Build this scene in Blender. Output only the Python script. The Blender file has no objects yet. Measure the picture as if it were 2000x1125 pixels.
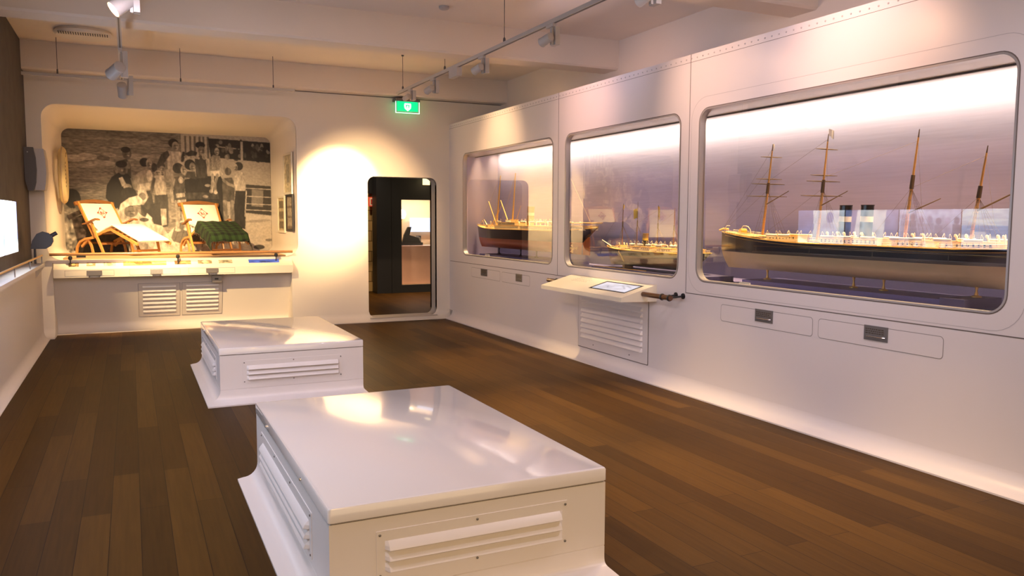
import bpy, math, random
import numpy as np
from mathutils import Vector, Matrix, Euler
from mathutils.geometry import tessellate_polygon
random.seed(4)
C = bpy.context.scene.collection
S = bpy.context.scene
PI = math.pi

# ------------------------------------------------------------------ camera
cam_d = bpy.data.cameras.new('camera'); cam = bpy.data.objects.new('camera', cam_d); C.objects.link(cam)
F_PX = 1563.3
cam_d.sensor_width = 36.0; cam_d.lens = 36.0 * F_PX / 2000.0
cam_d.clip_start = 0.05; cam_d.clip_end = 200
YAW, PITCH, ROLL = 0.444326, -0.086152, 0.004385
fw = Vector((math.sin(YAW)*math.cos(PITCH), math.cos(YAW)*math.cos(PITCH), math.sin(PITCH)))
rt0 = Vector((math.cos(YAW), -math.sin(YAW), 0)); up0 = rt0.cross(fw)
rt = math.cos(ROLL)*rt0 + math.sin(ROLL)*up0
up = -math.sin(ROLL)*rt0 + math.cos(ROLL)*up0
M = Matrix((rt, up, -fw)).transposed().to_4x4(); M.translation = (0, 0, 1.45)
cam.matrix_world = M
S.camera = cam

# ------------------------------------------------------------------ view / world
S.view_settings.view_transform = 'Standard'; S.view_settings.look = 'None'
S.view_settings.gamma = 1.0; S.view_settings.use_curve_mapping = False
S.view_settings.exposure = 1.1
try:
    S.cycles.use_denoising = True
    S.cycles.max_bounces = 8; S.cycles.diffuse_bounces = 4; S.cycles.glossy_bounces = 4
    S.cycles.transparent_max_bounces = 12; S.cycles.sample_clamp_indirect = 6.0
    S.cycles.caustics_reflective = False; S.cycles.caustics_refractive = False
except Exception: pass
W = bpy.data.worlds.new('world'); S.world = W; W.use_nodes = True
W.node_tree.nodes['Background'].inputs[0].default_value = (1.0, 0.70, 0.38, 1)   # ambient fill, let in by the open end behind the camera
W.node_tree.nodes['Background'].inputs[1].default_value = 1.2

WARM = (1.0, 0.66, 0.34)
def look(o, tgt):
    d = Vector(tgt) - o.location; o.rotation_euler = d.to_track_quat('-Z', 'Y').to_euler()
def spot(name, loc, tgt, power, col=WARM, angle=40, blend=.6, r=.03):
    l = bpy.data.lights.new(name, 'SPOT'); l.energy = power; l.color = col
    l.spot_size = math.radians(angle); l.spot_blend = blend; l.shadow_soft_size = r
    o = bpy.data.objects.new(name, l); C.objects.link(o); o.location = loc; look(o, tgt); return o
def area(name, loc, tgt, power, sx, sy, col=WARM, rz=None, spread=180):
    l = bpy.data.lights.new(name, 'AREA'); l.energy = power; l.color = col; l.shape = 'RECTANGLE'
    l.size = sx; l.size_y = sy; l.spread = math.radians(spread)
    o = bpy.data.objects.new(name, l); C.objects.link(o); o.location = loc
    d = (Vector(tgt) - Vector(loc)).normalized()
    # local x of the light runs along world Y
    z = -d; x = Vector((0, 1, 0)) if rz is None else Vector(rz); y = z.cross(x).normalized(); x = y.cross(z)
    m = Matrix((x, y, z)).transposed().to_4x4(); m.translation = loc; o.matrix_world = m; return o

# wash on the end wall between alcove and doorway (hot scallop)
spot('spot_wall_wash', (2.92, 9.52, 2.80), (2.58, 10.96, 1.75), 600, (1, .66, .31), 46, .9)
spot('spot_wall_wash', (2.92, 8.68, 2.80), (2.9, 10.96, 1.6), 230, (1, .64, .30), 54, 1.0)
# alcove
spot('spot_alcove', (-.02, 9.92, 2.78), (0.0, 11.7, .95), 380, (1, .66, .30), 62, .8)
spot('spot_alcove', (-.10, 8.55, 2.76), (1.15, 11.7, .95), 440, (1, .66, .30), 50, .8)
# track heads washing the display wall
spot('spot_display_wall', (3.15, 9.1, 2.84), (4.2, 9.2, 2.35), 34, (1, .62, .30), 80, 1.0)
spot('spot_display_wall', (3.15, 7.0, 2.84), (4.2, 7.1, 2.55), 20, (1, .55, .42), 80, 1.0)
spot('spot_display_wall', (3.15, 5.4, 2.84), (4.2, 5.2, 2.5), 22, (1, .60, .42), 80, 1.0)
spot('spot_display_wall', (3.15, 3.9, 2.84), (4.2, 3.8, 2.5), 30, (1, .55, .33), 80, 1.0)
# light on the floor strip along the display wall and on the desk
spot('spot_floor', (3.05, 7.9, 2.84), (3.25, 7.3, 0), 150, (1, .66, .28), 52, 1.0)
spot('spot_floor', (3.05, 5.9, 2.84), (3.10, 5.0, 0), 240, (1, .66, .28), 56, 1.0)
spot('spot_floor', (3.05, 3.9, 2.84), (3.05, 3.0, 0), 200, (1, .66, .30), 58, 1.0)
spot('spot_desk', (3.12, 6.7, 2.86), (4.0, 6.6, .85), 40, (1, .72, .40), 26, .7)
# warm light from the gallery behind the camera onto the near faces of the seats
spot('spot_entrance', (0.6, -1.6, 2.9), (1.2, 3.4, 0.2), 30, (1, .58, .22), 60, 1.0, .1)
# unseen cool fill spots, added over and behind the viewer
for x, y, tx, ty in ((3.07, 1.9, 3.0, 3.6), (3.07, 3.4, 2.6, 4.8), (-.03, 2.5, .2, 3.4), (-.03, 4.0, .4, 5.2), (-.03, 5.6, .6, 7.2)):
    spot('cool_fill', (x, y, 2.86), (tx, ty, 0.3), 37, (.95, .80, .90), 150, 1.0, .12)
spot('cool_fill', (3.1, 3.6, 2.9), (5.0, 4.6, 3.25), 11, (.72, .70, 1.0), 120, 1.0, .1)  # two more added fills, lifting the wall above the cases with cool light
spot('cool_fill', (3.1, 6.3, 2.9), (5.0, 7.0, 3.2), 7, (.78, .72, 1.0), 110, 1.0, .1)
# display case strips: slot in the soffit, close to the printed back wall
for y0, y1 in ((2.45, 6.6), (6.6, 10.85)):
    L_ = y1 - y0; ym = (y0+y1)/2
    area('case_wall_strip', (4.83, ym, 2.40), (4.94, ym, 2.22), 3.6*L_, L_, .02, (1, .76, .44), spread=130)
    area('case_down_strip', (4.64, ym, 2.43), (4.54, ym, 1.2), 5.5*L_, L_, .03, (1, .68, .34), spread=60)

# ------------------------------------------------------------------ helpers
ORG = {}
def tag(o, label=None, cat=None, group=None, kind=None):
    if label: o['label'] = label
    if cat: o['category'] = cat
    if group: o['group'] = group
    if kind: o['kind'] = kind
    return o
def thing(name, label, cat, loc=(0, 0, 0), group=None):
    o = bpy.data.objects.new(name, None); o.empty_display_size = .05; C.objects.link(o); o.location = loc
    ORG[o.name] = Vector(loc); return tag(o, label, cat, group)
def copy_tree(o, parent=None, loc=None, label=None):
    c = o.copy(); C.objects.link(c)
    if parent is not None: c.parent = parent
    if loc is not None: c.location = loc
    if label: c['label'] = label
    ORG[c.name] = ORG.get(o.name, Vector())
    for ch in list(o.children): copy_tree(ch, c)
    return c
class MB:
    def __init__(s): s.v = []; s.f = []; s.m = []
    def add(s, vs, fs, m=0):
        b = len(s.v); s.v += [tuple(v) for v in vs]; s.f += [tuple(b+i for i in f) for f in fs]; s.m += [m]*len(fs); return s
    def box(s, x0, x1, y0, y1, z0, z1, m=0):
        v = [(x, y, z) for x in (x0, x1) for y in (y0, y1) for z in (z0, z1)]
        return s.add(v, [(0,1,3,2),(4,6,7,5),(0,4,5,1),(2,3,7,6),(0,2,6,4),(1,5,7,3)], m)
    def bar(s, a, b, w, h, m=0, upv=(0,0,1)):
        a = Vector(a); b = Vector(b); d = (b-a).normalized(); u = Vector(upv)
        if abs(d.dot(u)) > .97: u = Vector((1,0,0))
        r = d.cross(u).normalized(); u = r.cross(d)
        v = [p + r*i*w/2 + u*j*h/2 for p in (a, b) for i in (-1, 1) for j in (-1, 1)]
        return s.add(v, [(0,1,3,2),(4,6,7,5),(0,4,5,1),(2,3,7,6),(0,2,6,4),(1,5,7,3)], m)
    def path_bar(s, pts, w, h, side, m=0):
        """rectangular section swept along pts, 'side' = constant width direction"""
        pts = [Vector(p) for p in pts]; side = Vector(side).normalized(); rings = []
        for i, p in enumerate(pts):
            d = (pts[min(i+1, len(pts)-1)] - pts[max(i-1, 0)]).normalized(); n = side.cross(d).normalized()
            rings.append([p+side*w/2+n*h/2, p-side*w/2+n*h/2, p-side*w/2-n*h/2, p+side*w/2-n*h/2])
        return s.loft(rings, True, m=m)
    def tube(s, pts, r, n=8, m=0):
        pts = [Vector(p) for p in pts]; rs = r if isinstance(r, (list, tuple)) else [r]*len(pts); rings = []
        ref = None
        for i, p in enumerate(pts):
            d = (pts[min(i+1, len(pts)-1)] - pts[max(i-1, 0)]).normalized()
            if ref is None: ref = Vector((0,0,1)) if abs(d.z) < .9 else Vector((1,0,0))
            a = d.cross(ref).normalized(); b = a.cross(d).normalized(); ref = b if abs(b.dot(d)) < .9 else ref
            rings.append([p + (a*math.cos(t)+b*math.sin(t))*rs[i] for t in [2*PI*k/n for k in range(n)]])
        return s.loft(rings, True, m=m)
    def loft(s, rings, cap=True, closed=True, m=0):
        n = len(rings[0]); b = len(s.v); s.v += [tuple(v) for r in rings for v in r]
        for i in range(len(rings)-1):
            for k in range(n if closed else n-1):
                k2 = (k+1) % n; s.f.append((b+i*n+k, b+i*n+k2, b+(i+1)*n+k2, b+(i+1)*n+k)); s.m.append(m)
        if cap and closed:
            s.f.append(tuple(b+k for k in range(n))[::-1]); s.m.append(m)
            s.f.append(tuple(b+(len(rings)-1)*n+k for k in range(n))); s.m.append(m)
        return s
    def lathe(s, prof, c, n=20, axis='z', m=0):
        rings = []
        for r, h in prof:
            ring = []
            for k in range(n):
                t = 2*PI*k/n; a, b2 = max(r, 1e-4)*math.cos(t), max(r, 1e-4)*math.sin(t)
                ring.append({'z': (c[0]+a, c[1]+b2, c[2]+h), 'y': (c[0]+a, c[1]+h, c[2]+b2), 'x': (c[0]+h, c[1]+a, c[2]+b2)}[axis])
            rings.append(ring)
        return s.loft(rings, True, m=m)
    def plate(s, outer, holes, fn, t, m=0):
        """flat plate with holes; fn(a,b,d) -> 3D, thickness d from 0 to t"""
        loops = [outer]+holes; flat = [p for l in loops for p in l]
        tris = tessellate_polygon([[Vector((a, b, 0)) for a, b in l] for l in loops])
        for d in (0, t): s.add([fn(a, b, d) for a, b in flat], [tuple(q) for q in tris], m)
        for l in loops: s.loft([[fn(a, b, 0) for a, b in l], [fn(a, b, t) for a, b in l]], False, m=m)
        return s
    def build(s, name, mat, parent=None, smooth=False, sharp=35):
        if parent is not None: org = ORG.get(parent.name, Vector())
        else:
            xs, ys, zs = zip(*s.v); org = Vector(((min(xs)+max(xs))/2, (min(ys)+max(ys))/2, min(zs)))
        me = bpy.data.meshes.new(name)
        me.from_pydata([(v[0]-org[0], v[1]-org[1], v[2]-org[2]) for v in s.v], [], s.f)
        mats = mat if isinstance(mat, (list, tuple)) else [mat]
        for k in mats: me.materials.append(k)
        me.polygons.foreach_set('material_index', s.m)
        import bmesh
        bm = bmesh.new(); bm.from_mesh(me)
        bmesh.ops.remove_doubles(bm, verts=bm.verts, dist=1e-5)
        bmesh.ops.recalc_face_normals(bm, faces=bm.faces); bm.to_mesh(me); bm.free()
        if smooth:
            for p in me.polygons: p.use_smooth = True
            try: me.set_sharp_from_angle(angle=math.radians(sharp))
            except Exception: pass
        o = bpy.data.objects.new(name, me); C.objects.link(o)
        if parent is not None: o.parent = parent
        else: o.location = org
        ORG[o.name] = Vector(org)
        return o
def rr(x0, x1, z0, z1, r, n=8):
    out = []
    for cx, cz, a0 in ((x1-r, z1-r, 0), (x0+r, z1-r, 90), (x0+r, z0+r, 180), (x1-r, z0+r, 270)):
        for k in range(n+1):
            a = math.radians(a0+90*k/n); out.append((cx+r*math.cos(a), cz+r*math.sin(a)))
    return out
def struct(o): o['kind'] = 'structure'; return o

# ------------------------------------------------------------------ materials
def nd(nt, t, loc=None, **k):
    n = nt.nodes.new(t)
    for a, b in k.items(): setattr(n, a, b)
    return n
def mat(name, col, rough=.5, metal=0, emis=None, es=0, coat=0, noise=0, nscale=30, bump=0, bscale=200, spec=.5):
    m = bpy.data.materials.new(name); m.use_nodes = True; nt = m.node_tree; b = nt.nodes['Principled BSDF']
    b.inputs['Base Color'].default_value = (*col, 1); b.inputs['Roughness'].default_value = rough
    b.inputs['Metallic'].default_value = metal; b.inputs['Coat Weight'].default_value = coat
    b.inputs['Coat Roughness'].default_value = .05; b.inputs['Specular IOR Level'].default_value = spec
    if emis: b.inputs['Emission Color'].default_value = (*emis, 1); b.inputs['Emission Strength'].default_value = es
    tc = nd(nt, 'ShaderNodeTexCoord')
    if noise:
        no = nd(nt, 'ShaderNodeTexNoise'); no.inputs['Scale'].default_value = nscale; no.inputs['Detail'].default_value = 4
        nt.links.new(tc.outputs['Object'], no.inputs['Vector'])
        mx = nd(nt, 'ShaderNodeMix', data_type='RGBA')
        mx.inputs[6].default_value = (*[c*(1-noise) for c in col], 1); mx.inputs[7].default_value = (*[min(1, c*(1+noise)) for c in col], 1)
        nt.links.new(no.outputs['Fac'], mx.inputs[0]); nt.links.new(mx.outputs[2], b.inputs['Base Color'])
    if bump:
        n2 = nd(nt, 'ShaderNodeTexNoise'); n2.inputs['Scale'].default_value = bscale
        nt.links.new(tc.outputs['Object'], n2.inputs['Vector'])
        bp = nd(nt, 'ShaderNodeBump'); bp.inputs['Strength'].default_value = bump; bp.inputs['Distance'].default_value = .002
        nt.links.new(n2.outputs['Fac'], bp.inputs['Height']); nt.links.new(bp.outputs['Normal'], b.inputs['Normal'])
    return m
WALL = mat('wall_paint', (.81, .74, .65), .55, noise=.02, nscale=3, bump=.15)
CASE = mat('case_white_enamel', (.82, .76, .76), .35, noise=.015, nscale=2, bump=.1, bscale=60)
CEIL = mat('ceiling_paint', (.84, .74, .65), .8, noise=.04, nscale=2)
BENCH = mat('bench_white_gloss', (.80, .76, .74), .16, coat=.6, noise=.01, nscale=2)
BENCHB = mat('bench_white_enamel', (.80, .75, .73), .38, noise=.01, nscale=2)
DARK = mat('dark_mural_wall', (.075, .062, .055), .7, noise=.5, nscale=5)
JOINT = mat('joint_shadow_gap', (.16, .13, .12), .8)
FRAME = mat('window_frame_grey', (.42, .39, .38), .3, metal=.2)
BLACK = mat('black_satin', (.015, .015, .018), .4)
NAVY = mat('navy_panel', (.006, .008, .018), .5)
GREYP = mat('grey_plate', (.20, .185, .18), .35, metal=.5)
SILVER = mat('silver_metal', (.6, .58, .56), .25, metal=.9)
LAMPG = mat('track_head_grey', (.50, .47, .46), .45)
LAMPD = mat('track_dark', (.10, .09, .09), .5)
BRASS = mat('brass', (.75, .48, .16), .3, metal=.8)
WOODR = mat('rail_wood', (.11, .04, .014), .3, coat=.4, noise=.25, nscale=14)
CHAIRW = mat('chair_wood', (.55, .26, .07), .35, coat=.2, noise=.2, nscale=20)
CHAIRD = mat('chair_wood_dark', (.26, .11, .035), .4, noise=.2, nscale=20)
CANVAS = mat('canvas_cushion', (.82, .78, .68), .85, noise=.04, nscale=60, bump=.3)
REDE = mat('red_emblem', (.45, .04, .03), .8)
TAN = mat('platform_tan', (.42, .27, .14), .7, noise=.08, nscale=8)
PAPER = mat('paper_cream', (.74, .68, .55), .7)
CREAMG = mat('graphic_panel_cream', (.80, .74, .62), .4)
WHITE = mat('white_label', (.85, .82, .8), .5)
LILACB = mat('plinth_lilac', (.15, .14, .36), .5)
LILACD = mat('plinth_dark_lilac', (.07, .065, .16), .5)
SOFFD = mat('soffit_dark', (.10, .08, .08), .6)
LETTER = mat('dark_lettering', (.07, .05, .03), .6)
GREYTXT = mat('grey_lettering', (.55, .48, .42), .6)

def floor_mat():
    m = bpy.data.materials.new('timber_floor'); m.use_nodes = True; nt = m.node_tree; b = nt.nodes['Principled BSDF']
    tc = nd(nt, 'ShaderNodeTexCoord'); mp = nd(nt, 'ShaderNodeMapping'); mp.inputs['Rotation'].default_value = (0, 0, PI/2)
    nt.links.new(tc.outputs['Object'], mp.inputs['Vector'])
    br = nd(nt, 'ShaderNodeTexBrick'); br.offset = .37; br.offset_frequency = 2; br.squash = 1
    br.inputs['Scale'].default_value = 1; br.inputs['Brick Width'].default_value = 1.7; br.inputs['Row Height'].default_value = .13
    br.inputs['Mortar Size'].default_value = .0018; br.inputs['Mortar Smooth'].default_value = .3
    br.inputs['Color1'].default_value = (.048, .022, .0035, 1); br.inputs['Color2'].default_value = (.088, .042, .007, 1)
    br.inputs['Mortar'].default_value = (.018, .008, .003, 1)
    nt.links.new(mp.outputs['Vector'], br.inputs['Vector'])
    m2 = nd(nt, 'ShaderNodeMapping'); m2.inputs['Scale'].default_value = (60, 2.2, 1)
    nt.links.new(tc.outputs['Object'], m2.inputs['Vector'])
    no = nd(nt, 'ShaderNodeTexNoise'); no.inputs['Scale'].default_value = 1; no.inputs['Detail'].default_value = 5
    nt.links.new(m2.outputs['Vector'], no.inputs['Vector'])
    mr = nd(nt, 'ShaderNodeMapRange'); mr.inputs['To Min'].default_value = .65; mr.inputs['To Max'].default_value = 1.35
    nt.links.new(no.outputs['Fac'], mr.inputs['Value'])
    mx = nd(nt, 'ShaderNodeMix', data_type='RGBA', blend_type='MULTIPLY'); mx.inputs[0].default_value = 1
    nt.links.new(br.outputs['Color'], mx.inputs[6]); nt.links.new(mr.outputs['Result'], mx.inputs[7])
    nt.links.new(mx.outputs[2], b.inputs['Base Color'])
    b.inputs['Roughness'].default_value = .5; b.inputs['Specular IOR Level'].default_value = .10
    return m
FLOOR = floor_mat()

def glass_mat():
    m = bpy.data.materials.new('display_glass'); m.use_nodes = True; nt = m.node_tree; nt.nodes.clear()
    out = nd(nt, 'ShaderNodeOutputMaterial'); mx = nd(nt, 'ShaderNodeMixShader')
    tr = nd(nt, 'ShaderNodeBsdfTransparent'); tr.inputs[0].default_value = (.96, .96, .97, 1)
    gl = nd(nt, 'ShaderNodeBsdfGlossy'); gl.inputs['Roughness'].default_value = 0.0
    fr = nd(nt, 'ShaderNodeFresnel'); fr.inputs['IOR'].default_value = 1.55
    mu = nd(nt, 'ShaderNodeMath', operation='MULTIPLY'); mu.inputs[1].default_value = 1.85; mu.use_clamp = True
    nt.links.new(fr.outputs[0], mu.inputs[0]); nt.links.new(mu.outputs[0], mx.inputs[0])
    nt.links.new(tr.outputs[0], mx.inputs[1]); nt.links.new(gl.outputs[0], mx.inputs[2]); nt.links.new(mx.outputs[0], out.inputs[0])
    return m
GLASS = glass_mat()

def sea_mat():
    """printed back wall of the cases: lilac sky over a violet sea with small far boats"""
    m = bpy.data.materials.new('printed_lilac_seascape'); m.use_nodes = True; nt = m.node_tree; b = nt.nodes['Principled BSDF']
    tc = nd(nt, 'ShaderNodeTexCoord'); sp = nd(nt, 'ShaderNodeSeparateXYZ'); nt.links.new(tc.outputs['Object'], sp.inputs[0])
    mp = nd(nt, 'ShaderNodeMapping'); mp.inputs['Scale'].default_value = (1, 1.2, 30)
    nt.links.new(tc.outputs['Object'], mp.inputs['Vector'])
    no = nd(nt, 'ShaderNodeTexNoise'); no.inputs['Scale'].default_value = 2; no.inputs['Detail'].default_value = 3
    nt.links.new(mp.outputs['Vector'], no.inputs['Vector'])
    cl = nd(nt, 'ShaderNodeTexNoise'); cl.inputs['Scale'].default_value = 1.1; nt.links.new(tc.outputs['Object'], cl.inputs['Vector'])
    rp = nd(nt, 'ShaderNodeValToRGB'); e = rp.color_ramp.elements
    e[0].position = 0; e[0].color = (.07, .07, .17, 1); e[1].position = 1; e[1].color = (.40, .40, .62, 1)
    a = e.new(.24); a.color = (.11, .11, .24, 1); a = e.new(.27); a.color = (.20, .19, .38, 1); a = e.new(.5); a.color = (.265, .25, .47, 1)
    mr = nd(nt, 'ShaderNodeMapRange'); mr.inputs['From Min'].default_value = 0; mr.inputs['From Max'].default_value = 1.45
    nt.links.new(sp.outputs['Z'], mr.inputs['Value']); nt.links.new(mr.outputs[0], rp.inputs[0])
    wv = nd(nt, 'ShaderNodeMapRange'); wv.inputs['To Min'].default_value = .82; wv.inputs['To Max'].default_value = 1.18
    nt.links.new(no.outputs['Fac'], wv.inputs['Value'])
    mx = nd(nt, 'ShaderNodeMix', data_type='RGBA', blend_type='MULTIPLY'); mx.inputs[0].default_value = .7
    nt.links.new(rp.outputs[0], mx.inputs[6]); nt.links.new(wv.outputs[0], mx.inputs[7])
    nt.links.new(mx.outputs[2], b.inputs['Base Color']); b.inputs['Roughness'].default_value = .6
    return m
SEA = sea_mat()

def vcol_mat(name, rough=.6, emit=0):
    m = bpy.data.materials.new(name); m.use_nodes = True; nt = m.node_tree; b = nt.nodes['Principled BSDF']
    at = nd(nt, 'ShaderNodeVertexColor'); at.layer_name = 'print'; b.inputs['Roughness'].default_value = rough
    if emit:
        b.inputs['Base Color'].default_value = (.01, .01, .01, 1)
        nt.links.new(at.outputs[0], b.inputs['Emission Color']); b.inputs['Emission Strength'].default_value = emit
    else: nt.links.new(at.outputs[0], b.inputs['Base Color'])
    return m
PRINT = vcol_mat('photographic_print', .6)
SCREEN = vcol_mat('video_screen', .2, 2.8)

def picture(name, img, corner, parent, material):
    """img: (h,w,3) linear colours, row 0 on top; corner(u,v)->3D with v=0 on top. One grid mesh."""
    h, w, _ = img.shape
    org = ORG[parent.name]
    vs = [tuple(Vector(corner(i/w, j/h)) - org) for j in range(h+1) for i in range(w+1)]
    fs = [(j*(w+1)+i, (j+1)*(w+1)+i, (j+1)*(w+1)+i+1, j*(w+1)+i+1) for j in range(h) for i in range(w)]
    me = bpy.data.meshes.new(name); me.from_pydata(vs, [], fs); me.materials.append(material)
    ca = me.color_attributes.new('print', 'FLOAT_COLOR', 'CORNER')
    pad = np.concatenate([img, img[:, -1:]], 1); pad = np.concatenate([pad, pad[-1:]], 0)
    idx = np.array(fs).reshape(-1); cols = pad.reshape(-1, 3)[idx]
    ca.data.foreach_set('color', np.concatenate([cols, np.ones((len(cols), 1))], 1).astype(np.float32).ravel())
    o = bpy.data.objects.new(name, me); C.objects.link(o); o.parent = parent; ORG[o.name] = org
    return o
class Art:
    """tiny painter for printed photographs: gray/rgb polygons and ellipses on a numpy image"""
    def __init__(s, w, h, x0=0, y0=0, k=1.0, base=.5):
        s.img = np.zeros((h, w, 3)); s.img[:] = base; s.x0, s.y0, s.k = x0, y0, k
        yy, xx = np.mgrid[0:h, 0:w]; s.X = xx/k + x0 + .5/k; s.Y = yy/k + y0 + .5/k
    def put(s, mask, c, a=1.0):
        s.img[mask] = s.img[mask]*(1-a) + np.array(c if hasattr(c, '__len__') else (c, c, c))*a
    def ell(s, cx, cy, rx, ry, c, ang=0, a=1.0):
        t = math.radians(ang); dx, dy = s.X-cx, s.Y-cy
        u = dx*math.cos(t)+dy*math.sin(t); v = -dx*math.sin(t)+dy*math.cos(t)
        s.put((u/rx)**2+(v/ry)**2 <= 1, c, a)
    def poly(s, pts, c, a=1.0):
        m = np.zeros(s.X.shape, bool); n = len(pts)
        for i in range(n):
            (x1, y1), (x2, y2) = pts[i], pts[(i+1) % n]
            if y1 == y2: continue
            cnd = ((y1 > s.Y) != (y2 > s.Y)) & (s.X < (x2-x1)*(s.Y-y1)/(y2-y1)+x1); m ^= cnd
        s.put(m, c, a)
    def line(s, pts, wd, c, a=1.0):
        for (x1, y1), (x2, y2) in zip(pts, pts[1:]):
            dx, dy = x2-x1, y2-y1; L2 = dx*dx+dy*dy+1e-9
            t = np.clip(((s.X-x1)*dx+(s.Y-y1)*dy)/L2, 0, 1)
            s.put((s.X-x1-t*dx)**2+(s.Y-y1-t*dy)**2 <= (wd/2)**2, c, a)
    def noise(s, amt, seed=1, sx=1, sy=1, mask=None):
        r = np.random.RandomState(seed); h, w = s.X.shape
        n = r.rand(h//sy+2, w//sx+2); yi = np.arange(h)/sy; xi = np.arange(w)/sx
        y0 = yi.astype(int); x0 = xi.astype(int); fy = (yi-y0)[:, None]; fx = (xi-x0)[None]
        g = n[y0][:, x0]*(1-fy)*(1-fx)+n[y0+1][:, x0]*fy*(1-fx)+n[y0][:, x0+1]*(1-fy)*fx+n[y0+1][:, x0+1]*fy*fx
        d = (1+amt*(g*2-1))[..., None]
        if mask is None: s.img *= d
        else: s.img[mask] *= d[mask]
        s.img = np.clip(s.img, 0, 1)
    def blur(s, n=1):
        for _ in range(n):
            i = np.pad(s.img, ((1,1),(1,1),(0,0)), 'edge'); s.img = (i[1:-1,1:-1]*2+i[:-2,1:-1]+i[2:,1:-1]+i[1:-1,:-2]+i[1:-1,2:])/6

# ================================================================== ROOM SHELL
R, D, XL = 4.205, 10.962, -1.06
WB = 5.03      # building wall behind the cases
CZ = 3.45      # ceiling
YF = -3.0      # room left open from here, behind the camera, to admit the ambient fill

struct(MB().box(-2.5, 9, YF-3, 18, -.1, 0).build('floor', FLOOR))
struct(MB().box(-2.5, 9, YF, 11.3, CZ, CZ+.2).build('ceiling', CEIL))
def beam_profile(y0, y1):
    b = MB(); n = [(y0, 3.13), (y0-.02, 3.15), (y0-.03, CZ), (y1+.03, CZ), (y1+.02, 3.15), (y1, 3.13)]
    b.loft([[(x, y, z) for y, z in n] for x in (XL, WB)], True); return b
for k, (y0, y1) in enumerate(((7.82, 8.10), (4.91, 5.19), (2.0, 2.28), (-.9, -.62), (10.78, 11.06))):
    struct(beam_profile(y0, y1).build('trim_%d' % (k+1), CEIL))
# building wall on the right, above the cases
struct(MB().box(WB, WB+.15, YF, 11.3, 0, CZ).build('wall_right_upper', CEIL))
# left wall: dark printed upper part, pale lower part
struct(MB().box(XL-.15, XL, YF, 11.2, 0, CZ).build('wall_left', DARK))
lw = MB(); lw.box(XL, -.97, YF, D, 0.05, .90); struct(lw.build('wall_left_lower', WALL))
cv = MB(); ring = [(-.97-.005, .0)] + [(-.90-.07*math.cos(a), .09-.085*math.sin(a)) for a in [PI/2*k/8 for k in range(9)]] + [(-.90, 0)]
cv.loft([[(x, y, z) for x, z in ring] for y in (YF, D)], True); struct(cv.build('baseboard_left', WALL, smooth=True))

# back wall with doorway hole, alcove hole and recess hole
DX0, DX1, DZ0, DZ1 = 2.991, 4.005, .055, 2.03
AX0, AX1, AZ0, AZ1 = -.902, 2.03, .93, 2.775
def fb(a, b, d): return (a, D+d, b)
wb = MB()
outer = [(XL, .12), (-.853, .12), (-.853, .735), (1.945, .735), (1.945, .12), (WB, .12), (WB, 3.12), (XL, 3.12)]
outer = [(XL, .05), (-.853, .05), (-.853, .90), (1.945, .90), (1.945, .04), (WB, .04), (WB, 3.12), (XL, 3.12)]
wb.plate(outer, [rr(DX0, DX1, DZ0, DZ1, .10)[::-1], rr(AX0, AX1, .935, AZ1, .16)[::-1]], fb, .06)
struct(wb.build('wall_back', WALL))
# the building wall a hand's breadth behind it, above the lining
struct(MB().box(XL-.1, WB+.1, D+.10, D+.2, 3.02, CZ).build('wall_back_upper', CEIL))
# cove skirting of the back wall
def cove_ring(dn, y_wall):
    return [(y_wall+.01, 0), (y_wall+.01, .13)] + [(y_wall-.11+.11*math.cos(a), .12-.11*math.sin(a)) for a in [PI/2*k/10 for k in range(11)]] + [(y_wall-.11, 0)]
for n_, x0, x1 in (('baseboard_back_left', XL, -.853), ('baseboard_back_middle', 1.945, DX0+.01), ('baseboard_back_right', DX1-.01, R)):
    struct(MB().loft([[(x, y, z) for y, z in cove_ring(0, D)] for x in (x0, x1)], True).build(n_, WALL, smooth=True))
ring = [(D+.24, 0), (D+.24, .058), (D-.075, .058)] + [(D-.11+.11*math.cos(a), .12-.11*math.sin(a)) for a in [PI/2*k/16 for k in range(17)] if .12-.11*math.sin(a) < .05] + [(D-.11, 0)]
struct(MB().loft([[(x, y, z) for y, z in ring] for x in (DX0+.01, DX1-.01)], True).build('baseboard_back_threshold', WALL, smooth=True))
# recess below the counter: sloping back panel, side cheeks, cove
rc = MB()
prof = [(D+.03, .74), (D+.33, .13)] + [(D+.33-.10+.10*math.cos(a), .12-.11*math.sin(a)) for a in [PI/2*k/8 for k in range(1, 9)]] + [(D+.23, 0), (D+.45, 0), (D+.45, .74)]
rc.loft([[(x, y, z) for y, z in prof] for x in (-.853, 1.945)], True)
struct(rc.build('wall_back_recess', WALL, smooth=True))
ck = MB()
for x0, x1 in ((-.87, -.85), (1.942, 1.962)): ck.box(x0, x1, D+.001, D+.45, 0, .93)
struct(ck.build('trim_6', WALL))

# doorway lining and opening
d1 = thing('door_1', None, None, (3.5, D, 0)); d1['kind'] = 'structure'
for k in ('label', 'category'):
    if k in d1: del d1[k]
ln = MB()
o_ = rr(DX0, DX1, DZ0, DZ1, .10, 8)
ln.loft([[(a, D-.002, b) for a, b in o_], [(a, D+.22, b) for a, b in o_]], False)
i_ = [(DX0-.03+(a-DX0)*(DX1-DX0+.06)/(DX1-DX0), DZ0-.03+(b-DZ0)*(DZ1-DZ0+.06)/(DZ1-DZ0)) for a, b in o_]
ln.loft([[(a, D-.002, b) for a, b in o_], [(a, D-.002, b) for a, b in i_], [(a, D+.22, b) for a, b in i_], [(a, D+.22, b) for a, b in o_]], False)
ln.build('door_frame', WALL, d1, smooth=True)

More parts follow.
